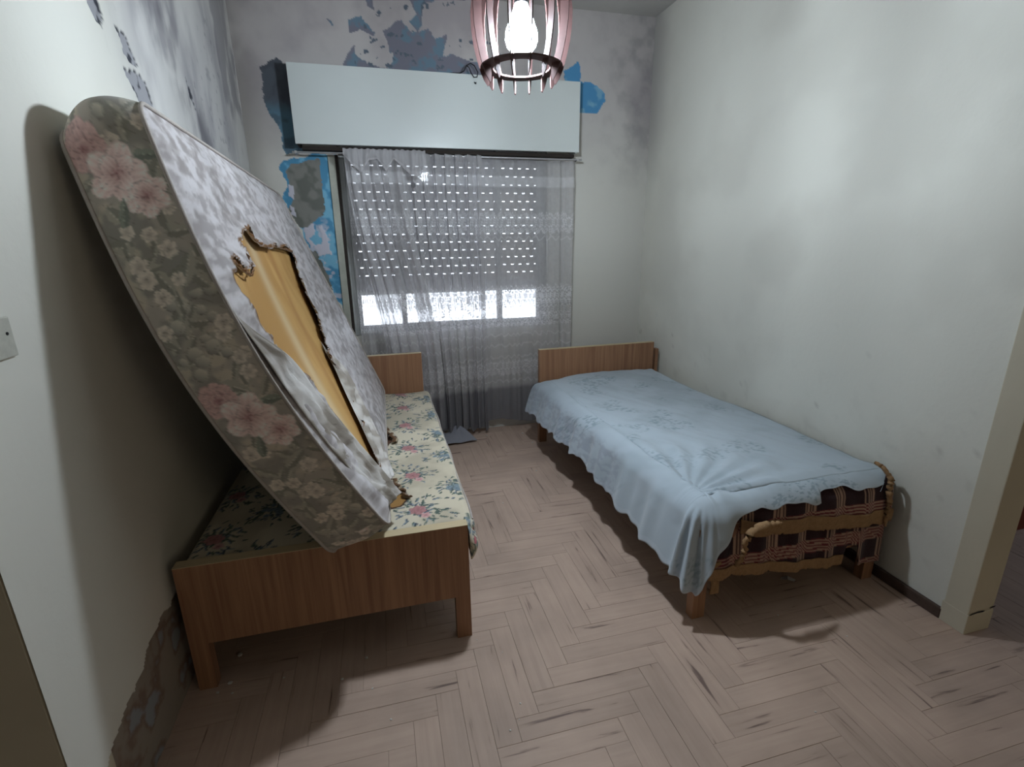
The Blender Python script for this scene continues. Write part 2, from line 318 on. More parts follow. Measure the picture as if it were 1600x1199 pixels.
def left_wall():
    st = .007; ys = np.arange(Y0, YB + st, st); zs = np.arange(-.01, ZC + st, st); Y, Z = np.meshgrid(ys, zs, indexing='ij')
    n1 = fbm(Y, Z, 12, 4, 203) - .5; n2 = fbm(Y, Z, 12, 4, 209) - .5; n3 = fbm(Y, Z, 50, 3, 221) - .5
    Yn = Y + n1 * .05 + n3 * .012; Zn = Z + n2 * .05 + n3 * .012
    col = np.ones(Y.shape + (3,)) * np.array(S(222, 221, 212))
    big = fbm(Y, Z * .45, 3.2, 5, 231); fine = fbm(Y, Z * .5, 13, 5, 241)
    band = ss(1.9, 2.35, Y + (Z - 2) * .25) * ss(1.2, 1.9, Z)
    mold = ss(.34, .62, big) * band * (.40 + .60 * ss(.35, .6, fbm(Y, Z * .35, 7, 4, 242)))
    col = mixc(col, S(104, 101, 106), mold * .8); col = mixc(col, S(186, 184, 188), band * .5)
    yc = 2.44 + 1.0 * (2.30 - Z); stk = np.exp(-((Y - yc) / .15) ** 2) * ss(.30, .60, fbm(Y * 1.6, Z * .7, 8, 5, 246)) * ss(1.2, 1.6, Z); col = mixc(col, S(92, 90, 98), stk * .8)
    blot = ss(.50, .66, fbm(Y, Z * .6, 5, 5, 249)) * ss(2.0, 2.5, Y) * ss(1.4, 1.9, Z); col = mixc(col, S(118, 115, 122), blot * .6)
    dots = ss(.70, .76, fbm(Y, Z, 30, 3, 260)) * band * ss(.5, .65, big); col = mixc(col, S(86, 86, 92), dots * .3)
    depth = np.zeros(Y.shape)
    for p in LF:
        m = inpoly(Yn, Zn, p); d = dpoly(Yn, Zn, p); c = mixc(np.ones(col.shape) * S(152, 152, 156), S(50, 52, 60), ss(.58, .66, fbm(Y, Z, 30, 3, 271)))
        c = mixc(c, S(56, 58, 64), ss(.005, .002, d)); col = np.where(m[..., None], c, col); depth = np.where(m, .004, depth)
    m = inpoly(Yn, Zn + n1 * .05, LLOW); n4 = fbm(Y, Z, 14, 4, 281)
    c = mixc(np.ones(col.shape) * S(150, 140, 128), S(128, 108, 98), ss(.45, .6, n4)); c = mixc(c, S(146, 150, 152), ss(.58, .7, n4))
    col = np.where(m[..., None], c, col); depth = np.where(m, .004 + n4 * .004, depth)
    P = np.stack([XL - depth + (big - .5) * .006, Y, Z], -1)
    o = mesh('wall_left', P, gridf(len(ys), len(zs))[:, ::-1], M_wall, col=col); o['kind'] = 'structure'; return o
wl = left_wall()
# return face of the left wall, facing the hall
def simple(name, b, m, bev=0):
    o = boxo(name, b, m, None, bev); o['kind'] = 'structure'; return o
simple('wall_hall_left', (-2.6, XL - .0045, Y0 - .002, Y0 + .14, -.01, ZC), M_jamb)
# ---- right wall
def right_wall():
    st = .02; ys = np.arange(1.105, YB + st, st); zs = np.arange(-.01, ZC + st, st); Y, Z = np.meshgrid(ys, zs, indexing='ij')
    col = np.ones(Y.shape + (3,)) * np.array(S(220, 219, 209)); big = fbm(Y, Z, 2.2, 5, 301); fine = fbm(Y, Z, 16, 4, 311)
    col = mixc(col, S(176, 172, 162), ss(.45, .7, big) * .2)
    col = mixc(col, S(150, 148, 140), ss(.62, .8, fine) * ss(1.0, .5, Z) * .15)
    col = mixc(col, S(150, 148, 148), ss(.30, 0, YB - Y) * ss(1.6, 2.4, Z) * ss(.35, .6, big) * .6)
    dots = ss(.87, .9, fbm(Y, Z, 26, 2, 320)) * ss(1.2, .6, Z); col = mixc(col, S(120, 112, 104), dots * .3)
    P = np.stack([XR + (fbm(Y, Z, 1.5, 3, 330) - .5) * .01, Y, Z], -1)
    o = mesh('wall_right', P, gridf(len(ys), len(zs)), M_wall, smooth=True, col=col); o['kind'] = 'structure'
right_wall()
o = simple('wall_right_end', (XR - .012, XR + .115, 1.075, 1.16, .03, ZC), M_jamb, .004)
simple('trim_1', (XR - .013, XR + .117, 1.073, 1.165, -.002, .085), M_jamb, .003)
crk = mesh('crack', [(2.02, 1.0725, .083), (2.06, 1.0725, .088), (2.09, 1.0725, .086), (2.10, 1.0725, .092), (2.06, 1.0725, .094), (2.03, 1.0725, .09), (2.12, 1.0725, .093), (2.147, 1.0725, .098), (2.147, 1.0725, .104), (2.125, 1.0725, .099)], [(0, 1, 2, 3, 4, 5), (6, 7, 8, 9)], M_black, o)
simple('wall_hall_right_side', (XR + .03, XR + .112, 1.17, 6.0, -.01, ZC), M_plain)
simple('ceiling', (-2.7, 4.6, -2.6, YB + .3, ZC, ZC + .1), M_ceil)
simple('baseboard_right', (XR - .016, XR + .002, 1.16, YB, 0, .045), M_base, .004)
simple('wall_hall_far', (-2.7, 4.6, -2.7, -2.6, -.01, ZC), M_plain)
simple('wall_hall_end', (-2.7, -2.6, -2.6, 1.2, -.01, ZC), M_plain)
simple('wall_hall_side', (4.5, 4.6, -2.6, 6.0, -.01, ZC), M_plain)
simple('wall_hall_back', (XR + .11, 4.6, 3.9, 4.0, -.01, ZC), M_plain)
simple('wall_hall_partition', (2.98, 3.08, 1.52, 3.9, -.01, ZC), mat('brick_red_paint', S(120, 62, 48), .7, noise=((4, 4, 4), .15, 3)))
# ---- floor: herringbone parquet
floor = simple('floor', (-2.7, 4.6, -2.7, 6.0, -.05, -.0045), mat('floor_bed', S(106, 88, 80), .9))
PW, PLn, GAP = .0779, .3895, .0007
def plank_mesh():
    bm = bmesh.new(); box(bm, GAP / 2, PLn - GAP / 2, GAP / 2, PW - GAP / 2, -.0045, 0)
    top = [e for e in bm.edges if all(v.co.z > -.001 for v in e.verts)]
    bmesh.ops.bevel(bm, geom=top, offset=.0005, segments=1, affect='EDGES'); bmesh.ops.recalc_face_normals(bm, faces=bm.faces)
    me = bpy.data.meshes.new('plank'); bm.to_mesh(me); bm.free(); me.materials.append(M_plank); return me
pm = plank_mesh(); pm.materials[0] = M_plank
ox, oy = .925 - PLn, 1.416 - PW
pl = []
Rw = np.array([RX, DN, FW])
for k in range(-70, 80):
    for t in range(-8, 9):
        bx = ox + (k + 5 * t) * PW; by = oy + (k - 5 * t) * PW
        for vert in (0, 1):
            if vert: px0, py0, px1, py1 = bx, by + PW, bx + PW, by + PW + PLn
            else: px0, py0, px1, py1 = bx, by, bx + PLn, by + PW
            c = np.array([(px0 + px1) / 2, (py0 + py1) / 2, 0])
            if px1 < XL and c[1] > Y0 + .2: continue
            if not (-2.4 < c[0] < 4.4 and -.3 < c[1] < 3.9): continue
            if px0 > XR + .0 and px1 < XR + .11 and c[1] > 1.3: continue
            q = Rw @ (c - [0, 0, 1.45]); vis = q[2] > .2 and abs(q[0] / q[2] * F_PX) < 860 and abs(q[1] / q[2] * F_PX) < 660
            if vis and c[0] > XR and c[1] > 1.9: vis = False
            pl.append((not vis, np.linalg.norm(c - [0, 0, 1.45]), vert, px0, py0, px1, py1))
pl.sort(key=lambda a: (a[0], a[1]))
sv, sf = [], []
for n, (nv, dist, vert, a, b, c, d) in enumerate(pl):
    h = random.uniform(-.0004, .0004)
    if n < 298 and not nv:
        o = bpy.data.objects.new('plank', pm); link(o, floor)
        if vert: o.location = (c, b, h); o.rotation_euler = (0, 0, PI / 2)
        else: o.location = (a, b, h)
    else:
        g = GAP / 2; i = len(sv); sv += [(x, y, z) for z in (-.0045, h) for x, y in ((a + g, b + g), (c - g, b + g), (c - g, d - g), (a + g, d - g))]
        sf += [(i + 4, i + 5, i + 6, i + 7)] + [(i + k, i + (k + 1) % 4, i + 4 + (k + 1) % 4, i + 4 + k) for k in range(4)]
o = mesh('plank_field', sv, sf, M_plank, floor); o['kind'] = 'stuff'

# ================================================================== WINDOW
win = bpy.data.objects.new('window_1', None); link(win); win['kind'] = 'structure'; win.location = (.52, YB + .08, WZ0)
def frame_rect(name, x0, x1, z0, z1, y0, y1, wd, m, parent):
    bm = bmesh.new()
    for b in ((x0, x0 + wd, y0, y1, z0, z1), (x1 - wd, x1, y0, y1, z0, z1), (x0 + wd, x1 - wd, y0, y1, z0, z0 + wd), (x0 + wd, x1 - wd, y0, y1, z1 - wd, z1)): box(bm, *b, .003)
    return bmo(name, bm, m, parent)
frame_rect('window_frame', WX0, WX1, WZ0, WZ1, YB + .05, YB + .115, .03, M_alu, win)
for k, (a, b) in enumerate(((WX0 + .03, .175), (.145, .895), (.865, WX1 - .03))):
    y = YB + (.085 if k == 1 else .060); s = frame_rect('sash', a, b, WZ0 + .03, WZ1 - .03, y, y + .022, .034, M_alu, win)
    boxo('pane', (a + .034, b - .034, y + .009, y + .013, WZ0 + .064, WZ1 - .064), M_glass, s)
simple('trim_2', (-.262, WX0 - .018, YB - .012, YB + .02, .0, 1.995), M_trim, .003).name = 'trim_2'
simple('gap_shade_strip', (WX0 - .018, WX0, YB - .004, YB + .02, .0, 1.995), M_dark)  # stands for the gap beside the frame, its shade painted as a dark colour
# roller shutter: slats joined by lips with a staggered row of slots
sh = thing('roller_shutter', 'grey slatted roller shutter partly lowered behind the window and net curtains', 'shutter', (.52, YB + .165, 1.12))
pitch = .0575; ztop = 1.99; nsl = 19
def slat(z, holes, off):
    bm = bmesh.new(); y = YB + .165
    box(bm, WX0 + .002, WX1 - .002, y - .006, y + .006, z, z + pitch - .008, .003)
    x = WX0 + .002; hp = .0625; hw = .023; c = WX0 + .02 + off
    if holes:
        while c < WX1 - .01:
            box(bm, x, c - hw / 2, y - .002, y + .002, z + pitch - .008, z + pitch); x = c + hw / 2; c += hp
    box(bm, x, WX1 - .002, y - .002, y + .002, z + pitch - .008, z + pitch)
    return bm
zb = 1.1; nsl = 15
for k in range(nsl):
    z = zb + k * pitch; bmo('slat', slat(z, k >= 1, (k % 2) * .031), M_slat, sh)
boxo('upper_slats', (WX0 + .002, WX1 - .002, YB + .159, YB + .171, zb + nsl * pitch, WZ1 - .002), M_slat, sh); boxo('bottom_bar', (WX0 + .002, WX1 - .002, YB + .158, YB + .172, zb - .028, zb, ), M_alu, sh, .003)
# shutter box above the window
bx = thing('shutter_box', 'long white board-fronted shutter box above the window', 'shutter box', (.5, 3.63, 2.02))
boxo('front_board', (-.430, 1.418, 3.555, 3.573, 2.032, 2.470), M_white, bx, .002)
boxo('top_board', (-.425, 1.413, 3.573, YB - .001, 2.452, 2.466), M_white, bx)
boxo('end_board', (1.398, 1.412, 3.573, YB - .001, 2.03, 2.452), M_white, bx)
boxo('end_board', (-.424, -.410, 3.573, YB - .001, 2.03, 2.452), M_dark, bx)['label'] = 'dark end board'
boxo('bottom_rail', (-.40, 1.40, 3.60, 3.66, 2.005, 2.026), M_dark, bx)['label'] = 'dark wooden bottom rail'
c = [(.50, 3.60, 2.474), (.56, 3.59, 2.480), (.60, 3.57, 2.476), (.622, 3.545, 2.482), (.640, 3.54, 2.512), (.665, 3.54, 2.527), (.690, 3.54, 2.515), (.712, 3.54, 2.478), (.705, 3.54, 2.452), (.686, 3.542, 2.45), (.668, 3.542, 2.474), (.655, 3.542, 2.505), (.638, 3.548, 2.515)]
tag(tube('cable', c, .0035, M_black), 'thin black cable curled over the top edge of the white shutter box', 'cable')
tag(tube('cable', [(.688, 3.545, 2.425), (.692, 3.545, 2.418), (.70, 3.545, 2.424), (.697, 3.546, 2.414)], .004, M_black), 'short black cable stub on the face of the white shutter box', 'cable')
rod = thing('curtain_rod', 'thin metal curtain rod under the white shutter box', 'curtain rod', (.5, 3.60, 1.985))
tube('rod', [(-.46, 3.606, 1.992), (1.46, 3.606, 1.992)], .006, M_rail, rod)
for x in (-.44, .30, 1.43):
    boxo('bracket', (x - .006, x + .006, 3.60, YB + (.0 if x != .30 else -.02), 1.984, 2.000), M_rail, rod)

# ------------------------------------------------------------------ net curtains
def curtain(name, label, nx, nz, fx, fy, ztop, zbot, dens_add=0, seed=0, floor_tail=None):
    s, t = np.meshgrid(np.linspace(0, 1, nx), np.linspace(0, 1, nz), indexing='ij')
    zb_ = zbot(s) if callable(zbot) else zbot; zt_ = ztop(s) if callable(ztop) else ztop
    Z = zt_ + (zb_ - zt_) * t; X = fx(s, Z); Y = fy(s, Z)
    n = fbm(X, Z, 60, 3, seed); n2 = fbm(s * 3, Z, 25, 3, seed + 9)
    D = np.full(s.shape, .58) + (n - .5) * .10 + dens_add
    C = np.ones(s.shape + (3,)) * np.array(S(208, 206, 208))
    ph = s * 60 + 2.2 * (fbm(X * 3, Z * 2, 3, 3, seed + 21) - .5) * 4; amp_ = .5 + fbm(X, Z, 7, 2, seed + 33)
    def lace(z0, z1):
        w_ = amp_ * .012 * np.sin(ph * 1.3) + .004 * np.sin(ph * 3.3)
        m = ss(z0 - .01, z0 + .008, Z + w_) * ss(z1 + .01, z1 - .008, Z - w_); return m
    motif = .5 + .5 * np.sin(ph * 4 + 3 * np.sin(Z * 60)) * np.sin(Z * 210 + 2 * np.sin(ph * 2))
    for z0, z1 in ((1.50, 1.63), (.98, 1.12), (.45, .56)):
        m = lace(z0, z1); D = D + m * (.10 + .22 * ss(.35, .75, motif)); C = mixc(C, S(238, 238, 240), m * .55 * ss(.3, .7, motif))
    for z0 in (.68, .76, .84, .90, 1.46, .40, .59):        # thin scalloped threads
        m = np.exp(-((Z - z0 - amp_ * .012 * np.sin(ph * 1.3)) / .005) ** 2); D = D + m * .18; C = mixc(C, S(238, 238, 240), m * .4)
    m = ss(1.80, 1.815, Z) * ss(1.885, 1.87, Z); grid_ = .5 + .5 * np.sin(s * 900) * np.sin(Z * 600); D = D + m * (.12 + .1 * grid_); C = mixc(C, S(238, 238, 240), m * .5)
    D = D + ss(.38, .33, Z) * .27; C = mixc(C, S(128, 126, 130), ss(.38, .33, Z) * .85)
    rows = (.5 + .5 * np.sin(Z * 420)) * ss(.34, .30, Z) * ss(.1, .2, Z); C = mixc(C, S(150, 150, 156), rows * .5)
    D = D - np.where((np.hypot((X - .265) * 1.2, Z - 1.805) < .018), .9, 0) if name_hole == name_key(label) else D
    dY = np.gradient(Y, axis=0) / (np.abs(np.gradient(X, axis=0)) + 1e-4); fold = ss(.25, 1.3, np.abs(dY)); D = D + fold * .24
    g = ss(.80, .84, Z) * ss(1.12, 1.08, Z); D = D + g * (.30 * (motif > .62) - .16 * (motif < .35)); D = np.maximum(D, .1)
    P = np.stack([X, Y, Z], -1)
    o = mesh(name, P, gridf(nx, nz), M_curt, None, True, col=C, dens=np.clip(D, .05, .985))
    return tag(o, label, 'curtain')
name_hole = 'x'
def name_key(l): return l[:4]
def pleat(s, k, a, z, sk=0): return a * (np.sin(s * k + sk + .5 * np.sin(z * 1.3)) + .35 * np.sin(s * k * 2.3 + 1.1 + sk))
def wv(s, seed): return fbm(s * 9, s * 0 + seed, 1, 3, seed)
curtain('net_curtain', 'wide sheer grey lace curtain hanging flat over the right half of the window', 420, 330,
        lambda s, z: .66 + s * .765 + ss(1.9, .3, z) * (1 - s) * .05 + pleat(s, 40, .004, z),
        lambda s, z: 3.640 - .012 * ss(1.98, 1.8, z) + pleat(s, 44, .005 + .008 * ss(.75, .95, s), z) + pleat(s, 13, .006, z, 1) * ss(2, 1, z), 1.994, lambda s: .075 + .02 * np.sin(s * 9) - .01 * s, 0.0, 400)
name_hole = 'bunc'
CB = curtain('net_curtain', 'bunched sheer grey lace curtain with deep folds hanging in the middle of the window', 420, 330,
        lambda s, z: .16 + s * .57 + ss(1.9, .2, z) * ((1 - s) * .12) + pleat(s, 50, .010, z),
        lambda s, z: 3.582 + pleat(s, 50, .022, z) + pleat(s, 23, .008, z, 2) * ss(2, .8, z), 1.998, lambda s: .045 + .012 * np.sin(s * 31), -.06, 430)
name_hole = 'x'
CD = curtain('net_curtain', 'sheer grey lace curtain swept diagonally from the top left of the window behind the bed', 360, 330,
        lambda s, z: -.155 + s * .36 + ss(1.95, .5, z) * (.17 + .02 * s) + pleat(s, 36, .006, z),
        lambda s, z: 3.500 + pleat(s, 33, .015, z) + pleat(s, 17, .006, z, 2) * ss(2, .9, z), 1.998, lambda s: .10 + .01 * np.sin(s * 21), -.10, 460)
curtain('net_curtain', 'narrow strip of sheer grey curtain hanging straight at the left edge of the window', 160, 260,
        lambda s, z: -.160 + s * .30 + pleat(s, 14, .004, z), lambda s, z: 3.660 + pleat(s, 24, .006, z), 1.98, .12, -.14, 490)
# gathered heading that has flopped over
def heading():
    s, t = np.meshgrid(np.linspace(0, 1, 200), np.linspace(0, 1, 16), indexing='ij')
    prof = np.array([.115, .03, .115, .045, .025, .06, .03, .02, .02, .02, .02]); L = .035 + np.interp(s, np.linspace(0, 1, 11), [.0, .06, .10, .03, .02, .09, .02, .06, .11, .115, .09])
    X = -.155 + s * .50; Z = 2.000 + .003 * np.sin(s * 90) * (1 - t) - t * L; Y = 3.468 + .010 * np.sin(s * 34 + t * 2) + .004 * np.sin(s * 90) - .012 * np.sin(t * PI)
    mesh('heading_flap', np.stack([X, Y, Z], -1), gridf(200, 16), M_curt, CD, True, col=np.ones(s.shape + (3,)) * S(208, 206, 208), dens=np.full(s.shape, .62) + .2 * (t > .8))
heading()
def hem_puddle():
    s, t = np.meshgrid(np.linspace(0, 1, 60), np.linspace(0, 1, 40), indexing='ij')
    a = np.array([.285, 3.60]); b = np.array([.52, 3.585]); c = np.array([.610, 3.43]); d = np.array([.300, 3.40])
    XY = (a * (1 - s)[..., None] + b * s[..., None]) * (1 - t)[..., None] + (d * (1 - s)[..., None] + c * s[..., None]) * t[..., None]
    Z = .012 + .07 * (1 - t) ** 2 * (.6 + .4 * np.sin(s * 9)) + .018 * np.abs(np.sin(s * 7 + t * 2)) * (1 - t * .6) + .012 * np.sin(t * PI)
    C = mixc(np.ones(s.shape + (3,)) * S(150, 150, 156), S(118, 118, 126), .5 + .5 * np.sin(t * 90))
    o = mesh('fallen_hem', np.stack([XY[..., 0], XY[..., 1], Z], -1), gridf(60, 40), M_clothcol, CB, True, col=C, solid=.002); o['label'] = 'grey hem folded on the floor'
hem_puddle()

# ================================================================== PENDANT LAMP
LX, LY = .533, 1.885
lamp = thing('pendant_lamp', 'pendant lamp with a cage of curved wooden ribs round a glowing bulb', 'lamp', (LX, LY, 2.02))
def ring(name, r0, r1, z0, z1):
    lathe(name, [(r0, z0), (r1, z0), (r1, z1), (r0, z1), (r0, z0)], (LX, LY, 0), M_ply, lamp, 48).data.polygons.foreach_set('use_smooth', [False] * 192)
ring('lower_ring', .098, .142, 2.018, 2.023); ring('upper_ring', .045, .105, 2.315, 2.320)
NR = 14
prof_o = [(.118, 1.966), (.131, 1.985), (.143, 2.012), (.153, 2.045), (.164, 2.09), (.171, 2.14), (.172, 2.19), (.165, 2.24), (.150, 2.29), (.128, 2.33), (.10, 2.355)]
prof_i = [(.114, 1.970), (.112, 1.990), (.113, 2.012), (.126, 2.045), (.137, 2.09), (.143, 2.14), (.143, 2.19), (.136, 2.24), (.121, 2.29), (.10, 2.318), (.085, 2.335)]
for k in range(NR):
    a = 2 * PI * (k + .35) / NR; ca, sa = math.cos(a), math.sin(a); V = []; Fc = []
    for q in (-.002, .002):
        for (ro, zo), (ri, zi) in zip(prof_o, prof_i):
            for r, z in ((ro, zo), (ri, zi)): V.append((LX + r * ca - q * sa, LY + r * sa + q * ca, z))
    n = len(prof_o)
    for i in range(n - 1):
        A = 2 * i; B = 2 * n + 2 * i
        Fc += [(A, A + 1, A + 3, A + 2), (B, B + 2, B + 3, B + 1), (A, A + 2, B + 2, B), (A + 1, B + 1, B + 3, A + 3)]
    Fc += [(0, 2 * n, 2 * n + 1, 1), (2 * n - 2, 2 * n - 1, 4 * n - 1, 4 * n - 2)]
    mesh('rib', V, Fc, M_ply, lamp)
lathe('bulb', [(0, 2.060), (.02, 2.063), (.037, 2.071), (.049, 2.085), (.055, 2.105), (.054, 2.125), (.050, 2.138), (0, 2.138)], (LX, LY, 0), M_bulb, lamp, 40)
lathe('bulb_neck', [(0, 2.1385), (.049, 2.1385), (.043, 2.160), (.031, 2.185), (.022, 2.21), (0, 2.2105)], (LX, LY, 0), M_neck, lamp, 32)
lathe('bulb_socket', [(0, 2.210), (.021, 2.210), (.022, 2.25), (.022, 2.30), (.016, 2.33), (0, 2.335)], (LX, LY, 0), M_socket, lamp, 24)
boxo('hanger_bar', (LX - .05, LX + .05, LY - .006, LY + .006, 2.306, 2.314), M_ply, lamp)
tube('cord', [(LX, LY, 2.33), (LX, LY, ZC - .03)], .0035, M_cord, lamp)
lathe('ceiling_cup', [(0, ZC - .05), (.03, ZC - .045), (.045, ZC - .001), (0, ZC - .001)], (LX, LY, 0), M_cord, lamp, 24)

# ================================================================== BEDS
def bed(name, label, x0, x1, y0, y1, rz, foot_top, head_top, notch=False):
    t = thing(name, label, 'bed', ((x0 + x1) / 2, (y0 + y1) / 2, 0), 0)
    t0 = t
    def board(nm, ya, yb_, zt, zlow):
        bm = bmesh.new(); box(bm, x0, x1, ya, yb_, zlow, zt - .002, 0)
        o = bmo(nm, bm, M_wood, t)
        e = boxo('edge_strip', (x0 - .0005, x1 + .0005, ya, yb_, zt - .002, zt), M_edge, o); return o
    board('footboard', y0, y0 + .040, foot_top, .182)
    board('headboard', y1 - .040, y1, head_top, .22)
    for ya, zt in ((y0, .182), (y1 - .04, .22)):
        boxo('leg', (x0, x0 + .055, ya, ya + .04, 0, zt), M_wood, t); boxo('leg', (x1 - .055, x1, ya, ya + .04, 0, zt), M_wood, t)
    for xa in (x0 + .006, x1 - .031): boxo('side_rail', (xa, xa + .025, y0 + .04, y1 - .04, .20, .335), M_wood, t)
    for k in range(9):
        y = y0 + .12 + k * (y1 - y0 - .28) / 8; boxo('bed_slat', (x0 + .031, x1 - .031, y, y + .07, .300, .318), M_wood, t)
    t.rotation_euler = (0, 0, rz); return t
BL = bed('single_bed', 'brown wood-laminate single bed carrying the leaning mattress, by the left wall', -.700, .232, 1.562, 3.40, 0, .477, .722)
BR = bed('single_bed', 'brown wood-laminate single bed under the pale blue sheet, by the right wall', 1.068, 1.975, 1.42, 3.345, math.radians(.9), .40, .700)
boxo('side_post', (1.975, 1.997, 3.306, 3.344, .0, .648), M_wood, BR)

# ------------------------------------------------------------------ print helpers for cloth patterns
def flower(s, t, col, cx, cy, R, rot, lo, hi, n=6, rings=3):
    for k in range(rings):
        rr = R * (1 - .30 * k); m_ = n - k
        for j in range(m_):
            a = rot + 2 * PI * j / m_ + k * .6; px = cx + math.cos(a) * rr * .5; py = cy + math.sin(a) * rr * .5
            u = (s - px) * math.cos(a) + (t - py) * math.sin(a); v = -(s - px) * math.sin(a) + (t - py) * math.cos(a)
            e = (u / (rr * .52)) ** 2 + (v / (rr * .42)) ** 2; m = e < 1
            if not m.any(): continue
            g = np.clip((u / (rr * .52) + 1) / 2, 0, 1) * .8 + .2 * np.abs(np.sin(v / rr * 14))
            c = np.asarray(lo) * (1 - g[..., None]) + np.asarray(hi) * g[..., None]; c = c * np.where(e > .84, .72, 1)[..., None]
            col[m] = c[m]
def leaf(s, t, col, cx, cy, L, W, rot, c1, c2):
    u = (s - cx) * math.cos(rot) + (t - cy) * math.sin(rot); v = -(s - cx) * math.sin(rot) + (t - cy) * math.cos(rot)
    w_ = W * np.sqrt(np.clip(1 - (u / L) ** 2, 0, 1)) * (1 - .3 * u / L); m = (np.abs(u) < L) & (np.abs(v) < w_)
    c = np.where((v > 0)[..., None], np.asarray(c1), np.asarray(c2)); c = c * np.where(np.abs(v) < W * .08, 1.35, 1)[..., None]; col[m] = c[m]
def disc(s, t, col, cx, cy, r, c1, c2):
    d = np.hypot(s - cx, t - cy) / r; m = d < 1; g = np.clip((s - cx + t - cy) / (2 * r) + .5, 0, 1)[..., None]
    c = np.asarray(c1) * g + np.asarray(c2) * (1 - g); c = c * np.where(d > .88, .75, 1)[..., None]; col[m] = c[m]

# ------------------------------------------------------------------ thin floral mattress on the left bed
ML = thing('thin_mattress', 'thin cream mattress printed with pink roses, flat on the left bed', 'mattress', (-.22, 2.45, .33))
def rounded_slab_top(name, x0, x1, y0, y1, zt, h, r, st, colf, m, parent, fz, hole=None):
    # top + sides as one grid: param p outside the flat rectangle bends down
    lay = [0, .25, .5, .75, 1.0]
    ex = [-h + r * 0.5, -(h - r) / 2 - r, -r * 1.57, -r * 1.2, -r * .8, -r * .4]
    xs = np.r_[np.array([x0 + r + e for e in ex]), np.arange(x0 + r, x1 - r, st), x1 - r, np.array([x1 - r - e for e in ex[::-1]])]
    ys = np.r_[np.array([y0 + r + e for e in ex]), np.arange(y0 + r, y1 - r, st), y1 - r, np.array([y1 - r - e for e in ex[::-1]])]
    X, Y = np.meshgrid(xs, ys, indexing='ij'); cx = np.clip(X, x0 + r, x1 - r); cy = np.clip(Y, y0 + r, y1 - r)
    dx = X - cx; dy = Y - cy; d = np.maximum(np.abs(dx), np.abs(dy)); hy = np.hypot(dx, dy) + 1e-9
    an = np.minimum(d / r, PI / 2); off = r * np.sin(an); drop = r * (1 - np.cos(an)) + np.maximum(d - r * PI / 2, 0)
    PX = cx + dx / hy * off; PY = cy + dy / hy * off; PZ = zt - drop + fz(PX, PY) * (drop < .02)
    col = colf(X, Y)
    P = np.stack([PX, PY, PZ], -1)
    return mesh(name, P, gridf(len(xs), len(ys)), m, parent, True, col=col), X, Y
CREAM = np.array(S(202, 192, 170))
def rose_print(X, Y):
    col = np.ones(X.shape + (3,)) * CREAM; n = fbm(X, Y, 6, 4, 501); col = mixc(col, S(168, 158, 138), ss(.45, .7, n) * .7)
    G1, G2, B1 = S(66, 82, 76), S(98, 112, 102), S(60, 70, 84)
    r = random.Random(5)
    for i in range(-6, 4):
        for j in range(-1, 10):
            cx = .070 + i * .175; cy = 1.755 + j * .315 + (i % 2) * .157 - .02 * 1
            if cx < -.75 or cx > .36 or cy > 3.5: continue
            big = True
            sel = (np.abs(X - cx) < .13) & (np.abs(Y - cy) < .13)
            if not sel.any(): continue
            ii = np.where(sel.any(1))[0]; jj = np.where(sel.any(0))[0]; sl = (slice(ii[0], ii[-1] + 1), slice(jj[0], jj[-1] + 1))
            s_, t_, c_ = X[sl], Y[sl], col[sl].copy(); pink = (i % 2 == 0)
            for q in range(95):
                a = r.uniform(0, 2 * PI); rr = .02 + .095 * r.random() ** 1.4 * (1 if pink else 1.0)
                leaf(s_, t_, c_, cx + math.cos(a) * rr, cy + math.sin(a) * rr * 1.05, r.uniform(.008, .02), r.uniform(.0025, .006), a + r.uniform(-.8, .8), *((G1, G2) if r.random() < .6 else (B1, S(128, 140, 146))))
            if pink:
                flower(s_, t_, c_, cx, cy, .034, r.uniform(0, 6), S(130, 76, 82), S(184, 136, 134)); flower(s_, t_, c_, cx + .025, cy - .045, .020, 1, S(150, 84, 92), S(214, 176, 170), 5, 2)
            else:
                for q in range(13):
                    a = r.uniform(0, 2 * PI); rr = r.uniform(0, .06); flower(s_, t_, c_, cx + math.cos(a) * rr, cy + math.sin(a) * rr, .013, a, S(66, 84, 102), S(140, 156, 162), 5, 2)
                disc(s_, t_, c_, cx + .05, cy, .013, S(206, 110, 116), S(170, 80, 90))
            col[sl] = c_
    # torn cover with the brown filling showing
    n2 = fbm(X, Y, 30, 3, 520) - .5; Xn = X + n2 * .03; Yn = Y + n2 * .04
    for p, c in (([(-.15, 2.66), (-.04, 2.64), (.02, 2.52), (-.03, 2.40), (-.15, 2.42)], S(92, 64, 46)), ([(-.12, 2.02), (-.025, 2.02), (.005, 1.94), (.045, 1.84), (.01, 1.78), (-.12, 1.76)], S(150, 112, 62))):
        m = inpoly(Xn, Yn, p); d = dpoly(Xn, Yn, p); col[m] = c; col[m & (d < .008)] = S(66, 42, 28)
    for x_ in (.262, -.70): m = np.abs(X - x_) < .004; col[m] = S(206, 196, 176)
    return col
def mlz(x, y): return .006 * np.sin(x * 14) * np.sin(y * 5) + .006 * (fbm(x, y, 8, 3, 530) - .5)
rounded_slab_top('mattress_cover', -.695, .270, 1.606, 3.352, .462, .125, .032, .0045, rose_print, M_clothcol, ML, mlz)
tube('piping', [(.262 + .004 * math.sin(k * .7), 1.64 + k * .056, .451) for k in range(30)], .004, M_pipe, ML)
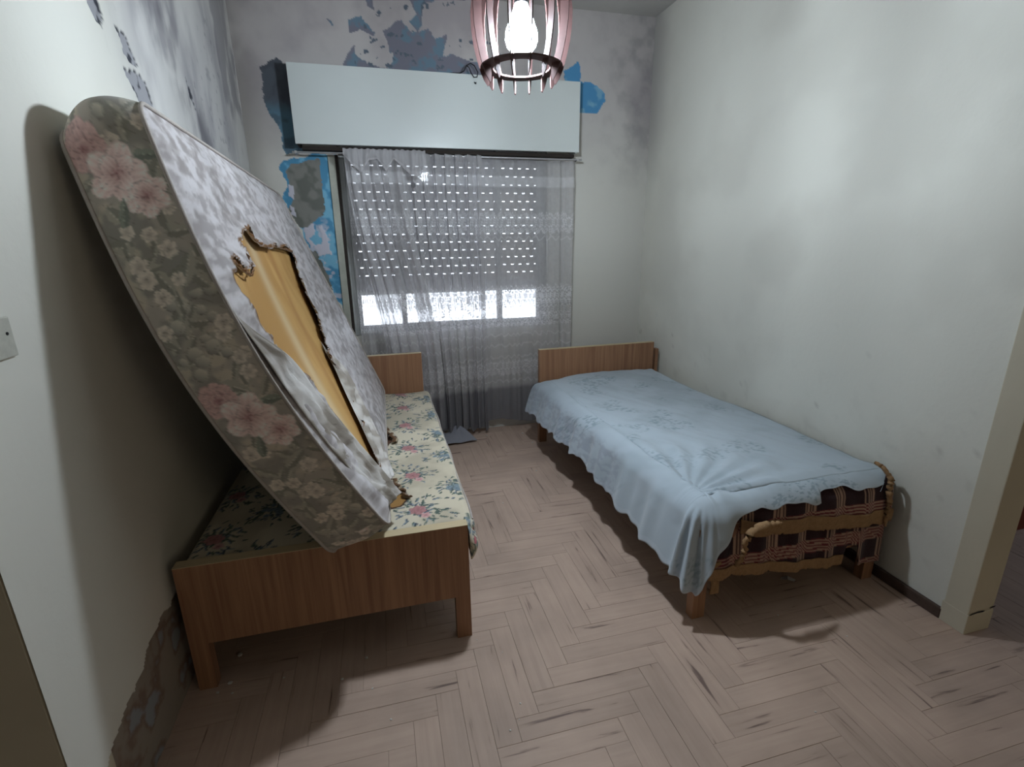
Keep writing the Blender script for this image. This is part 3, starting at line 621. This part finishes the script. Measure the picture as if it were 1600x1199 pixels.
def curl(name, pts, parent, w_=.03, m=M_clothcol):
    V = []; C = []
    for (x, y, z, a, hgt) in pts:
        for k in range(7):
            th = k / 6 * PI * 1.2; V.append((x + math.cos(a) * w_ * math.sin(th) * .5, y + math.sin(a) * w_ * math.sin(th) * .5, z + hgt * (1 - math.cos(th)) / 2)); C.append(S(96, 70, 48) if k > 3 else S(176, 162, 138))
    return mesh(name, V, gridf(len(pts), 7), m, parent, True, col=C, solid=.0015)
curl('torn_flap', [(-.022 + .012 * math.sin(k * 1.3) + k * .004, 2.0 - k * .011, .462, .4 + .1 * k, .018 + .006 * math.sin(k * 2)) for k in range(17)], ML)
curl('torn_flap', [(-.040 + .010 * math.sin(k) + k * .003, 2.62 - k * .011, .462, .3, .020 + .006 * math.sin(k * 1.7)) for k in range(19)], ML)
# rounded corner of the cover sagging over the side of the footboard
def droop():
    s, t = np.meshgrid(np.linspace(0, 1, 50), np.linspace(0, 1, 30), indexing='ij')
    th = t * PI * .9; en = np.sqrt(np.clip(1 - (1 - np.clip(s / .3, 0, 1)) ** 2, 0, 1)); X = .238 + .036 * np.sin(th) * en; Y = 1.575 + s * .24 - .02 * np.sin(th); Z = .452 - t * (.165 * (1 - .45 * s)) * (.55 + .45 * en)
    col = rose_print(X + t * .1, Y)
    mesh('sagging_corner', np.stack([X, Y, Z], -1), gridf(50, 30), M_clothcol, ML, True, col=col, solid=.004)
droop()

# ------------------------------------------------------------------ double mattress leaning on the left wall
O0 = np.array([-.036, 1.48, .556]); U_ = np.array([.0024, .9994, -.0348]); V_ = np.array([-.3751, .0332, .9264]); N_ = np.array([.92698, .01088, .37497])
LU, LV, TH, RC = 1.85, 1.330, .185, .055
DM = thing('double_mattress', 'worn floral double mattress with torn cover leaning against the left wall', 'mattress', (-.2, 2.4, .47))
def place(u, v, w_):
    k = np.sin(PI * np.clip(v / LV, 0, 1)) * np.clip(1 - u / LU, 0, 1)
    u2 = u - .075 * k; w2 = w_ - .05 * k
    return O0 + u2[..., None] * U_ + v[..., None] * V_ + w2[..., None] * N_
def peri(n):                                         # rounded outline (u,v), starts low on the near side, goes up
    L = [(0, RC), (0, LV - RC)]; pts = []; segs = [((0, RC), (0, LV - RC), 'l'), ((RC, LV - RC), PI, 'c'), ((RC, LV), (LU - RC, LV), 'l'), ((LU - RC, LV - RC), PI / 2, 'c'), ((LU, LV - RC), (LU, RC), 'l'), ((LU - RC, RC), 0, 'c'), ((LU - RC, 0), (RC, 0), 'l'), ((RC, RC), -PI / 2, 'c')]
    out = []; st = n
    for a, b, k in segs:
        if k == 'l':
            d = math.hypot(b[0] - a[0], b[1] - a[1]); m = int(d / st)
            out += [(a[0] + (b[0] - a[0]) * i / m, a[1] + (b[1] - a[1]) * i / m) for i in range(m)]
        else:
            m = max(8, int(RC * PI / 2 / st)); out += [(a[0] + RC * math.cos(b - i / m * PI / 2), a[1] + RC * math.sin(b - i / m * PI / 2)) for i in range(m)]
    return np.array(out)
def band_print(S_, T_):
    col = np.ones(S_.shape + (3,)) * np.array(S(158, 150, 140)); n = fbm(S_, T_, 14, 4, 601); col = mixc(col, S(134, 130, 122), ss(.4, .62, n)); col = mixc(col, S(186, 176, 158), ss(.58, .72, fbm(S_, T_, 20, 3, 611)) * .7)
    r = random.Random(11); G1, G2 = S(128, 126, 116), S(156, 150, 138); lo, hi = S(150, 104, 102), S(232, 214, 206); lo2, hi2 = S(148, 138, 128), S(208, 198, 184)
    smax = S_.max(); base = 0
    while base < smax + .3:
        sel = (S_ > base - .36) & (S_ < base + .36); ii = np.where(sel.any(1))[0]
        if len(ii):
            sl = (slice(ii[0], ii[-1] + 1), slice(None)); s_, t_, c_ = S_[sl], T_[sl], col[sl].copy()
            for q in range(46): leaf(s_, t_, c_, base + r.uniform(-.34, .34), r.uniform(0, TH), r.uniform(.02, .045), r.uniform(.008, .018), r.uniform(0, 6), G1, G2)
            for q in range(26): disc(s_, t_, c_, base + r.uniform(.10, .52) - .36 * 0, r.uniform(.02, TH), r.uniform(.012, .021), S(184, 178, 164), S(138, 134, 126))
            for q in range(14): flower(s_, t_, c_, base + r.uniform(.08, .30) * r.choice((-1, 1)), r.uniform(.01, TH), r.uniform(.016, .026), r.uniform(0, 6), lo2, hi2, 6, 2)
            flower(s_, t_, c_, base + .085, .042, .052, .3, S(140, 96, 96), S(204, 176, 170), 9, 3)
            flower(s_, t_, c_, base - .055, .13, .052, 1.2, lo, hi, 6, 2)
            flower(s_, t_, c_, base + .015, .085, .070, .55, lo, hi, 5, 2)
            leaf(s_, t_, c_, base - .075, .065, .034, .012, .4, S(112, 116, 108), S(130, 134, 122)); leaf(s_, t_, c_, base + .03, .165, .03, .012, 1.9, S(112, 116, 108), S(130, 134, 122))
            col[sl] = c_
        base += .655
    q = np.sin(S_ * 75 + 2.5 * np.sin(T_ * 38)) * .5 + .5; line = np.exp(-((q - .5) / .035) ** 2); col = np.clip(col * 1.3, 0, .85) * (1 - .28 * line[..., None])
    return col
def band():
    pr = peri(.0045); n = len(pr); ts = np.linspace(0, 1, 42); d = np.r_[0, np.cumsum(np.hypot(*np.diff(pr, axis=0).T))] + RC
    cen = np.array([LU / 2, LV / 2]); nx = np.roll(pr, -1, 0) - np.roll(pr, 1, 0); nrm = np.c_[-nx[:, 1], nx[:, 0]]; nrm /= np.linalg.norm(nrm, axis=1)[:, None]
    S_ = np.repeat(d[:, None], len(ts), 1); T_ = np.repeat((ts * TH)[None], n, 0)
    q = fbm(S_, T_, 9, 3, 640) - .5; bulge = .010 * np.sin(ts * PI)[None] + q * .012 * np.sin(ts * PI)[None] + .004 * np.sin(S_ * 22 + 5 * T_ / TH) * np.sin(ts * PI)[None]
    topm = ss(LV - .10, LV - .005, pr[:, 1])[:, None]; bulge = bulge * (1 - topm * .5) + .040 * np.sin(ts * PI)[None] ** .8 * topm
    u = pr[:, 0][:, None] + nrm[:, 0][:, None] * bulge; v = pr[:, 1][:, None] + nrm[:, 1][:, None] * bulge
    P = place(u, v, -T_); col = band_print(S_ - .525 - .0, T_) if False else band_print(S_ - .52 + .655, TH - T_)
    P = np.concatenate([P, P[:1]]); col = np.concatenate([col, col[:1]])
    mesh('side_band', P, gridf(n + 1, len(ts)), M_clothcol, DM, True, col=col)
    for w_, nm in ((.002, 'front_piping'), (-TH - .002, 'back_piping')):
        q = peri(.02); tube(nm, [tuple(x) for x in place(q[:, 0], q[:, 1], np.full(len(q), w_))], .0055, M_pipe, DM, 6, True)
HOLE = [(.10,.889),(.14,.925),(.19,.94),(.26,.895),(.345,.91),(.325,.985),(.50,1.05),(.535,.995),(.62,.975),(.80,.982),(1.15,.972),(1.10,.912),(.975,.821),(.95,.729),(.885,.626),(.735,.483),(.66,.362),(.55,.242),(.45,.139),(.30,.073),(.245,.083),(.215,.166),(.20,.296),(.20,.42),(.18,.516),(.15,.61),(.13,.725),(.09,.816)]
def front():
    us = np.arange(0, LU + .001, .0075); vs = np.arange(0, LV + .001, .0065); us[-1] = LU; vs[-1] = LV
    Ug, Vg = np.meshgrid(us, vs, indexing='ij')
    # squeeze square grid into the rounded outline
    cu = np.clip(Ug, RC, LU - RC); cv = np.clip(Vg, RC, LV - RC); du, dv = Ug - cu, Vg - cv; m = np.maximum(np.abs(du), np.abs(dv)); h = np.hypot(du, dv) + 1e-9
    Ug2 = cu + du / h * m; Vg2 = cv + dv / h * m
    n1 = fbm(Ug2, Vg2, 14, 4, 701) - .5; n2 = fbm(Ug2, Vg2, 14, 4, 709) - .5; Un = Ug2 + n1 * .05; Vn = Vg2 + n2 * .05
    ins = inpoly(Un, Vn, HOLE); d = dpoly(Un, Vn, HOLE); edge = np.minimum(np.minimum(Ug2, LU - Ug2), np.minimum(Vg2, LV - Vg2))
    w_ = .010 * ss(0, .08, edge) + .010 * (fbm(Ug2 * 1, Vg2 * 3, 10, 4, 720) - .5) * ss(0, .05, edge)
    near = np.exp(-d / .035); wr = fbm(Ug2 * 1.0 + Vg2 * .2, Vg2 * .25, 45, 3, 733) - .5
    w_ = w_ + near * .014 + near * wr * .03 * ss(0, .03, edge)
    low = ss(.75, .45, Vg2) * ss(.30, .12, Ug2); w_ = w_ + low * ss(0, .05, edge) * (.018 + .03 * (fbm(Ug2 + Vg2 * .35, Vg2 * .12, 22, 3, 741) - .4))
    P = place(Ug2, Vg2, w_)
    base = fbm(Ug2 * .55, Vg2, 9, 5, 750); fine = fbm(Ug2 * .6, Vg2, 40, 4, 760)
    col = np.ones(Ug.shape + (3,)) * np.array(S(188, 182, 182)); col = mixc(col, S(140, 132, 128), ss(.42, .66, base) * .5); col = mixc(col, S(118, 110, 108), ss(.52, .66, fine) * .5); col = mixc(col, S(206, 202, 204), ss(.5, .36, fine) * .6)
    r = random.Random(3)
    for q in range(34):
        cu_, cv_ = r.uniform(.02, LU), r.uniform(.02, LV); sel = (np.abs(Ug2 - cu_) < .09) & (np.abs(Vg2 - cv_) < .09); ii = np.where(sel.any(1))[0]; jj = np.where(sel.any(0))[0]
        sl = (slice(ii[0], ii[-1] + 1), slice(jj[0], jj[-1] + 1)); c_ = col[sl].copy(); s_, t_ = Ug2[sl], Vg2[sl]
        for k in range(6): leaf(s_, t_, c_, cu_ + r.uniform(-.05, .05), cv_ + r.uniform(-.05, .05), .024, .009, r.uniform(0, 6), S(126, 122, 116), S(140, 136, 130))
        flower(s_, t_, c_, cu_, cv_, r.uniform(.03, .05), r.uniform(0, 6), S(140, 124, 124), S(202, 194, 194), 6, 2); col[sl] = col[sl] * .75 + c_ * .25
    col[(d < .004)] = S(116, 84, 52)
    i, j = np.meshgrid(np.arange(len(us) - 1), np.arange(len(vs) - 1), indexing='ij'); keep = ~(ins[:-1, :-1] & ins[1:, :-1] & ins[:-1, 1:] & ins[1:, 1:])
    mesh('front_cover', P, gridf(len(us), len(vs), keep), M_satin, DM, True, col=col)
    # foam under the tear
    us = np.arange(.02, 1.25, .012); vs = np.arange(.01, 1.12, .012); A, B = np.meshgrid(us, vs, indexing='ij')
    k = (A - .1) * .6 + (1.0 - B) * .35
    col = np.ones(A.shape + (3,)) * np.array(S(186, 148, 92)); n = fbm(A, B * .4, 7, 4, 770); col = mixc(col, S(160, 118, 66), ss(.4, .65, n) * .6)
    stripe = np.exp(-((A - .42 - .25 * (B - .5)) / .05) ** 2); col = mixc(col, S(208, 190, 156), stripe * .55); stripe2 = np.exp(-((A - .62 - .35 * (B - .5)) / .04) ** 2); col = mixc(col, S(150, 104, 58), stripe2 * .5)
    mesh('foam_core', place(A, B, np.full(A.shape, -.004) + .006 * (fbm(A, B * .3, 5, 2, 780) - .5) - .0 * k), gridf(len(us), len(vs)), M_foam, DM, True, col=col)
    # back cover
    q = peri(.03); mesh('back_cover', place(q[:, 0], q[:, 1], np.full(len(q), -TH)), [tuple(range(len(q)))[::-1]], M_pipe, DM)
band(); front()
def loose(name, path, wid, seed, lift):
    # strip of cover that has come loose along the tear
    n = 90; s, t = np.meshgrid(np.linspace(0, 1, n), np.linspace(0, 1, 22), indexing='ij'); pu = np.interp(s, np.linspace(0, 1, len(path)), [p[0] for p in path]); pv = np.interp(s, np.linspace(0, 1, len(path)), [p[1] for p in path]); wd = np.interp(s, np.linspace(0, 1, len(wid)), wid)
    A = pu + t * wd; B = pv - t * wd * .25; wr = fbm(s * 3 + t * .6, t * 2.2, 6, 3, seed) - .5; w_ = .012 + lift * np.sin(t * PI * .85) + wr * .035 * np.sin(np.clip(t * 1.3, 0, 1) * PI) + .012 * np.sin(t * 17 + s * 9) * t
    w_ = w_ * ss(0, .2, s) + .004; n2 = fbm(A, B, 14, 3, seed + 5); col = mixc(np.ones(s.shape + (3,)) * S(186, 180, 174), S(128, 118, 106), ss(.46, .62, n2) * .8); col = mixc(col, S(214, 212, 210), ss(.45, .3, n2) * .5)
    mesh(name, place(A, B, w_), gridf(n, 22), M_satin, DM, True, col=col, solid=.0015)
loose('loose_cover', [(.01, .80), (.01, .62), (.02, .45), (.03, .30), (.06, .12), (.10, .03)], [.0, .13, .17, .19, .20, .16], 801, .030)
loose('loose_cover', [(.80, .56), (.64, .38), (.53, .24), (.41, .12), (.28, .04)], [.0, .13, .14, .12, .06], 811, .022)
curl('torn_edge', [], DM) if False else None
def lip(pts, seed):
    V = []; C = []; r = random.Random(seed)
    P0 = place(np.array([p[0] for p in pts]), np.array([p[1] for p in pts]), np.full(len(pts), .012))
    for i, p in enumerate(P0):
        a = r.uniform(-.4, .4)
        for k in range(6):
            th = k / 5 * 3.6; rr = .005 + .003 * math.sin(i * 1.3 + seed) * r.random(); q = p + N_ * rr * (1 - math.cos(th)) - V_ * rr * math.sin(th) * (1 + a); V.append(tuple(q)); C.append(S(120, 84, 50) if k > 2 else S(182, 172, 164))
    mesh('torn_lip', V, gridf(len(pts), 6), M_satin, DM, True, col=C, solid=.001)
def seg(pts, m=10):
    o = []
    for a, b in zip(pts[:-1], pts[1:]): o += [(a[0] + (b[0] - a[0]) * k / m, a[1] + (b[1] - a[1]) * k / m) for k in range(m)]
    return o + [pts[-1]]
lip(seg([(.10, .885), (.16, .93), (.22, .90), (.27, .88), (.33, .90), (.33, .96)]), 4); lip(seg([(.48, 1.045), (.53, 1.0), (.62, .98), (.80, .985), (1.0, .975), (1.13, .965)]), 5)

# ------------------------------------------------------------------ right bed: mattress, plaid blanket, blue sheet
MR = thing('thin_mattress', 'mattress hidden under the blue sheet on the right bed', 'mattress', (1.53, 2.4, .34))
rounded_slab_top('mattress_body', 1.085, 1.985, 1.475, 3.285, .475, .13, .05, .05, lambda X, Y: np.ones(X.shape + (3,)) * S(180, 170, 150), M_clothcol, MR, lambda x, y: 0 * x)
X0f, Y0f, XRt, YHd = 1.135, 1.475, 2.008, 3.298
def x0(y): return X0f - (y - Y0f) * .026
def drape(pathn, D, ztop, rb, flare, rip, m_rows, xr=XRt, yhead=YHd, inner=0):
    """pathn(p): p in 0..1 along left side (head to foot), corner, foot (left to right). returns stacked surfaces top+skirt as grids"""
    n = 560; p = np.linspace(0, 1, n); pL, pC = .62, .74
    yh = yhead; c = np.zeros((n, 2)); nn = np.zeros((n, 2))
    for i, q in enumerate(p):
        if q <= pL: y = yh + (Y0f - yh) * q / pL; c[i] = (x0(y), y); nn[i] = (-1, 0)
        elif q <= pC: a = (q - pL) / (pC - pL) * PI / 2; c[i] = (X0f, Y0f); nn[i] = (-math.cos(a), -math.sin(a))
        else: x = X0f + (xr - X0f) * (q - pC) / (1 - pC); c[i] = (x, Y0f); nn[i] = (0, -1)
    Dp = D(p); rows = np.linspace(0, 1, m_rows); d = Dp[:, None] * rows[None]
    if inner: d[:, 0] = -inner
    an = np.clip(d / rb, 0, PI / 2); off = rb * np.sin(an); drop = rb * (1 - np.cos(an)) + np.maximum(d - rb * PI / 2, 0)
    hang = np.maximum(d - rb * .8, 0); off = off + flare(p)[:, None] * hang + rip(p)[:, None] * np.clip(hang / .08, 0, 1.4)
    off = np.where(d < 0, d, off); drop = np.where(d < 0, .0006, drop)
    X = c[:, 0][:, None] + nn[:, 0][:, None] * off; Y = c[:, 1][:, None] + nn[:, 1][:, None] * off; Z = ztop - drop
    X = np.where(p[:, None] > .9, np.minimum(X, XRt - d * 1.1), X) if inner else X
    return p, c, nn, d, X, Y, Z
def piece(vals): xs = [v[0] for v in vals]; ys = [v[1] for v in vals]; return lambda p: np.interp(p, xs, ys)
# sheet
def sheet():
    Ds = piece([(0, .275), (.1, .28), (.2, .275), (.32, .262), (.42, .29), (.5, .31), (.56, .33), (.60, .33), (.62, .33), (.64, .345), (.66, .375), (.69, .40), (.705, .38), (.72, .31), (.735, .24), (.75, .185), (.765, .13), (.785, .095), (.80, .085), (.84, .095), (.872, .10), (.882, .10), (.8835, .06), (.92, .065), (.97, .085), (1, .09)])
    def D(p): return Ds(p) + .008 * np.sin(p * 95) + .004 * np.sin(p * 210)
    fl = piece([(0, .30), (.3, .26), (.55, .22), (.62, .25), (.68, .16), (.74, .2), (.8, .15), (1, .1)])
    rp = lambda p: (.006 * np.sin(p * 70) + .004 * np.sin(p * 160 + 1)) + np.exp(-((p - .67) / .06) ** 2) * .007 * np.sin(p * 210)
    zt = .503
    p, c, nn, d, X, Y, Z = drape(None, D, zt, .075, fl, rp, 46, inner=.012)
    # top: lines from path point to an anchor on the wall side / head
    n = len(p); m = 90; T = np.linspace(0, 1, m)
    # ruled grid over the rectangle: rows of constant path point towards the wall
    TX = np.zeros((n, m)); TY = np.zeros((n, m)); iL = (p <= .62).sum()
    xs = np.linspace(0, 1, m); ys = c[:iL, 1].copy(); ys[-1] = Y0f
    GX = x0(ys)[:, None] + (XRt - x0(ys))[:, None] * xs[None]; GY = np.repeat(ys[:, None], m, 1)
    def wr(x, y):
        h = .007 * (fbm(x * 1.3 + y * .6, y * .35 - x * .2, 9, 3, 901) - .5) * 2
        rad = np.hypot(x - 1.12, y - 1.55); an = np.arctan2(y - 1.50, x - 1.10)
        h += .008 * np.sin(an * 22 + 2 * np.sin(rad * 6)) * np.exp(-((rad - .25) / .25) ** 2)
        h += .020 * np.exp(-((y - 1.56 - .02 * np.sin(x * 9)) / .06) ** 2) * ss(1.15, 1.4, x) * ss(1.62, 1.5, x) + .012 * np.exp(-((y - 1.52) / .05) ** 2) * ss(1.5, 1.7, x)
        h += -.008 * ss(0, -.5, -(y - 1.7)) * 0
        h += .016 * ss(2.7, 3.2, y) * np.sin(np.clip((x - 1.1) / .9, 0, 1) * PI) 
        h += .006 * np.exp(-((y - 3.08 - .06 * (x - 1.4)) / .012) ** 2) * ss(1.2, 1.3, x) * ss(1.6, 1.45, x)
        return h
    def fall(x, y): return -.085 * ss(.10, 0, XRt - x) * ss(2.2, 3.1, y) - .015 * ss(.05, 0, XRt - x) - .055 * ss(.12, 0, YHd - y) * ss(.30, 0, x - 1.05) - .02 * ss(.06, 0, YHd - y)
    GZ = zt + (wr(GX, GY) + fall(GX, GY)) ; 
    # skirt wrinkles
    kz = np.exp(-np.maximum(d, 0) / .05); cx2 = np.repeat(c[:, :1], d.shape[1], 1); cy2 = np.repeat(c[:, 1:], d.shape[1], 1); Z = Z + (wr(cx2, cy2) + fall(cx2, cy2)) * kz
    def colr(x, y, k=None):
        col = np.ones(x.shape + (3,)) * np.array(S(174, 186, 195)); nz = fbm(x, y, 5, 4, 911); col = mixc(col, S(156, 168, 176), ss(.42, .68, nz) * .6)
        bl = ss(.58, .66, fbm(x, y, 5.5, 2, 921)) * ss(.55, .64, fbm(x, y, 85, 2, 931)); col = mixc(col, S(104, 124, 134), bl * .5); return col
    V = []; F_ = []; C = []
    V.append(np.stack([GX, GY, GZ], -1).reshape(-1, 3)); F_.append(gridf(iL, m)); C.append(colr(GX, GY).reshape(-1, 3)); b = iL * m
    kd = d
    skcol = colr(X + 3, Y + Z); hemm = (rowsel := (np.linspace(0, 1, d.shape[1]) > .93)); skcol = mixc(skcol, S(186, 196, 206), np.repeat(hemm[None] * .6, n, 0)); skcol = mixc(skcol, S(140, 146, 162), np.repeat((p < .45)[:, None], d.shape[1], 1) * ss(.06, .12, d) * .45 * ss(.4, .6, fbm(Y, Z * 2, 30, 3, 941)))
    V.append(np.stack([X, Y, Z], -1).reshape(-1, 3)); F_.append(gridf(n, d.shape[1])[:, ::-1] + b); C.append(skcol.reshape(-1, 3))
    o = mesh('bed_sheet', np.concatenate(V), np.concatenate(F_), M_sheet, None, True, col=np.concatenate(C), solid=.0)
    me = o.data; bm = bmesh.new(); bm.from_mesh(me); bmesh.ops.remove_doubles(bm, verts=bm.verts, dist=.0007); bmesh.ops.recalc_face_normals(bm, faces=bm.faces); bm.to_mesh(me); bm.free()
    me.polygons.foreach_set('use_smooth', [True] * len(me.polygons))
    md = o.modifiers.new('thickness', 'SOLIDIFY'); md.thickness = .0015; md.offset = -1
    return tag(o, 'crumpled pale blue bed sheet draped over the right bed', 'bed sheet')
sheet()
# blanket
DARK = np.array(S(50, 32, 36)); MAR = np.array(S(104, 44, 50)); STR = np.array(S(170, 140, 122))
def plaid(a, b):
    col = np.ones(a.shape + (3,)) * DARK; pa = (a / .145) % 1; pb = (b / .145) % 1
    def st(q):
        m = np.zeros(q.shape)
        for k in (.05, .15, .25, .35): m = np.maximum(m, (np.abs(q - k) < .026).astype(float))
        return m
    sa, sb = st(pa), st(pb); za = pa < .40; zb_ = pb < .40
    both = za & zb_; chk = ((np.floor(a / .0072) + np.floor(b / .0072)) % 2) > 0
    col = np.where((za & ~zb_)[..., None], DARK * 1.1, col); col = np.where(((sa > 0) & ~zb_)[..., None], STR, col); col = np.where(((sb > 0) & ~za)[..., None], STR * .9, col)
    col = np.where((zb_ & ~za & (sb == 0))[..., None], MAR, col); col = np.where(both[..., None], np.where(chk[..., None], MAR, STR), col)
    return col * (1 + .25 * (fbm(a, b, 160, 2, 950) - .5))[..., None]
BK = thing('plaid_blanket', 'dark maroon plaid wool blanket with tan binding hanging over the foot of the right bed', 'blanket', (1.55, 1.45, .3))
def blanket_layer(name, Dv, zt, flv, rpv, sel, offs, uo, vo):
    p, c, nn, d, X, Y, Z = drape(None, piece(Dv), zt, .05, piece(flv), rpv, 60, xr=1.992)
    i0, i1 = int(sel[0] * 559), int(sel[1] * 559); s = slice(i0, i1)
    X = X + nn[:, 0][:, None] * offs; Y = Y + nn[:, 1][:, None] * offs
    dist = np.r_[0, np.cumsum(np.hypot(*np.diff(c + nn * .05, axis=0).T))]; A = np.repeat(dist[:, None], d.shape[1], 1) + uo; col = plaid(A, d + vo)
    P = np.stack([X, Y, Z], -1)[s]
    mesh(name, P, gridf(P.shape[0], P.shape[1]), M_blanket, BK, True, col=col[s], solid=.006)
    return P, nn[s]
rA = lambda p: .004 * np.sin(p * 120) + .002 * np.sin(p * 250 + 1)
P1, n1_ = blanket_layer('under_layer', [(.6, .24), (.64, .27), (.70, .28), (.74, .285), (.80, .29), (.86, .325), (.90, .335), (.935, .345), (.94, .30), (.955, .30), (.96, .40), (1, .41)], .478, [(.6, .1), (.8, .12), (1, .04)], rA, (.60, 1.0), 0.0, .03, .055)
P2, n2_ = blanket_layer('folded_layer', [(.76, .085), (.775, .10), (.80, .125), (.88, .14), (.94, .165), (1, .165)], .483, [(.7, .15), (1, .12)], rA, (.775, 1.0), .009, .01, .035)
def binding(P, nn, name, h, seed, rag=.006, off=.006, sl=None):
    E = P[:, -1] if sl is None else P[sl, -1]; nn = nn if sl is None else nn[sl]; r = np.random.default_rng(seed); n = len(E); rg = np.convolve(r.random(n + 8), np.ones(6) / 6, 'same')[4:-4] * rag * 3
    rg = rg + np.where(r.random(n) < .12, -.006, 0); rows = 8; V = np.zeros((n, rows, 3)); 
    for k in range(rows):
        t = k / (rows - 1); V[:, k] = E; V[:, k, 2] += .012 - t * (h + rg * (t > .5)); bul = off + .001 * math.sin(t * PI) + .002 * np.sin(np.arange(n) * .21 + t * 2)
        V[:, k, 0] += nn[:, 0] * bul; V[:, k, 1] += nn[:, 1] * bul
    o = mesh(name, V, gridf(n, rows), M_tan, BK, True, solid=.004); o['label'] = 'tan frayed binding strip'
binding(P2, n2_, 'binding', .052, 3)
binding(P1, n1_, 'binding', .038, 4, sl=slice(55, 188)); binding(P1, n1_, 'binding', .03, 5, sl=slice(8, 60))
def ruffle(pts, rad, seed, label):
    r = random.Random(seed); P = []; Rr = []
    for i in range(len(pts) - 1):
        for k in range(6):
            t = k / 6; P.append(tuple(a + (b - a) * t + r.uniform(-.0035, .0035) for a, b in zip(pts[i], pts[i + 1]))); Rr.append((rad[i] + (rad[i + 1] - rad[i]) * t) * r.uniform(.65, 1.35))
    P.append(pts[-1]); Rr.append(rad[-1]); o = tube('rolled_binding', P, Rr, M_tan, BK, 9); o['label'] = label
# rolled tan edge at the wall side and at the left of the fold, and a dangling strip
ruffle([(1.925, 1.46, .545), (1.94, 1.425, .53), (1.95, 1.40, .49), (1.945, 1.395, .44), (1.952, 1.39, .39), (1.945, 1.388, .34), (1.95, 1.385, .29)], [.006, .011, .012, .010, .012, .009, .005], 1, 'tan rolled edge at the wall side')
ruffle([(1.40, 1.362, .405), (1.35, 1.352, .418), (1.29, 1.346, .418), (1.245, 1.344, .402), (1.232, 1.346, .37), (1.235, 1.35, .33), (1.222, 1.35, .29), (1.205, 1.352, .262)], [.006, .011, .015, .014, .009, .010, .012, .006], 2, 'tan rolled edge at the fold')
V = []; 
for k in range(12):
    t = k / 11; V += [(1.135 + .002 * math.sin(k), 1.392 + .004 * math.sin(t * 5), .26 - t * .135), (1.172, 1.392 + .004 * math.sin(t * 5), .262 - t * .137)]
mesh('dangling_strip', V, [(2 * k, 2 * k + 1, 2 * k + 3, 2 * k + 2) for k in range(11)], M_tan, BK, True, solid=.005)['label'] = 'tan dangling strip'

# ================================================================== SMALL THINGS
ot = thing('wall_outlet', 'old painted-over electrical outlet on the left wall', 'outlet', (XL, 1.20, 1.26))
boxo('cover_plate', (XL - .001, XL + .007, 1.135, 1.222, 1.236, 1.315), M_socketp, ot, .002)
lathe_ = tube('socket_hole', [(XL + .0065, 1.205, 1.283), (XL + .008, 1.205, 1.283)], .0035, M_black, ot)
tube('socket_hole', [(XL + .0065, 1.175, 1.275), (XL + .008, 1.175, 1.275)], .0035, M_black, ot)
chips = [(-.606,1.689,.010,1),(-.608,1.568,.009,0),(-.638,1.534,.006,0),(-.59,1.521,.005,0),(-.432,1.541,.005,0),(-.236,1.482,.005,0),(-.157,1.554,.006,0),(-.135,1.415,.005,0),(-.078,1.283,.004,0),(.331,1.23,.004,0),(.276,1.149,.004,0),(.312,1.177,.0025,0),(.324,1.45,.0025,0),(1.225,.956,.004,0),(.888,2.844,.006,0),(.58,2.495,.005,0),(.245,1.533,.003,0),(1.425,1.341,.004,0),(1.592,1.181,.004,0),(.70,3.53,.008,0),(.98,3.50,.008,0),(1.0,3.30,.008,0)]
def crumb(x, y, r, sd):
    rr = random.Random(sd); bm = bmesh.new(); bmesh.ops.create_icosphere(bm, subdivisions=1, radius=r)
    for v in bm.verts: v.co *= rr.uniform(.7, 1.2); v.co.z *= .45
    zmin = min(v.co.z for v in bm.verts)
    for v in bm.verts: v.co += Vector((x, y, -zmin + .0002))
    return bmo('plaster_crumb', bm, M_plaster)
for k, (x, y, r, f) in enumerate(chips):
    o = crumb(x, y, r, k)
    if f: tag(o, 'largest pale plaster flake in the shadow under the left bed', 'plaster')
    else: tag(o, 'small pale crumb of fallen plaster on the parquet floor', 'plaster', 'plaster crumbs on the floor')
sp = [(1.598, 1.520, .001), (1.615, 1.498, .012), (1.64, 1.488, .004), (1.66, 1.50, .001), (1.635, 1.522, .010), (1.61, 1.53, .003)]
tag(mesh('paper_scrap', sp, [(0, 1, 4, 5), (1, 2, 3, 4)], M_paper, solid=.0006), 'crumpled white paper scrap on the floor under the foot of the right bed', 'paper')
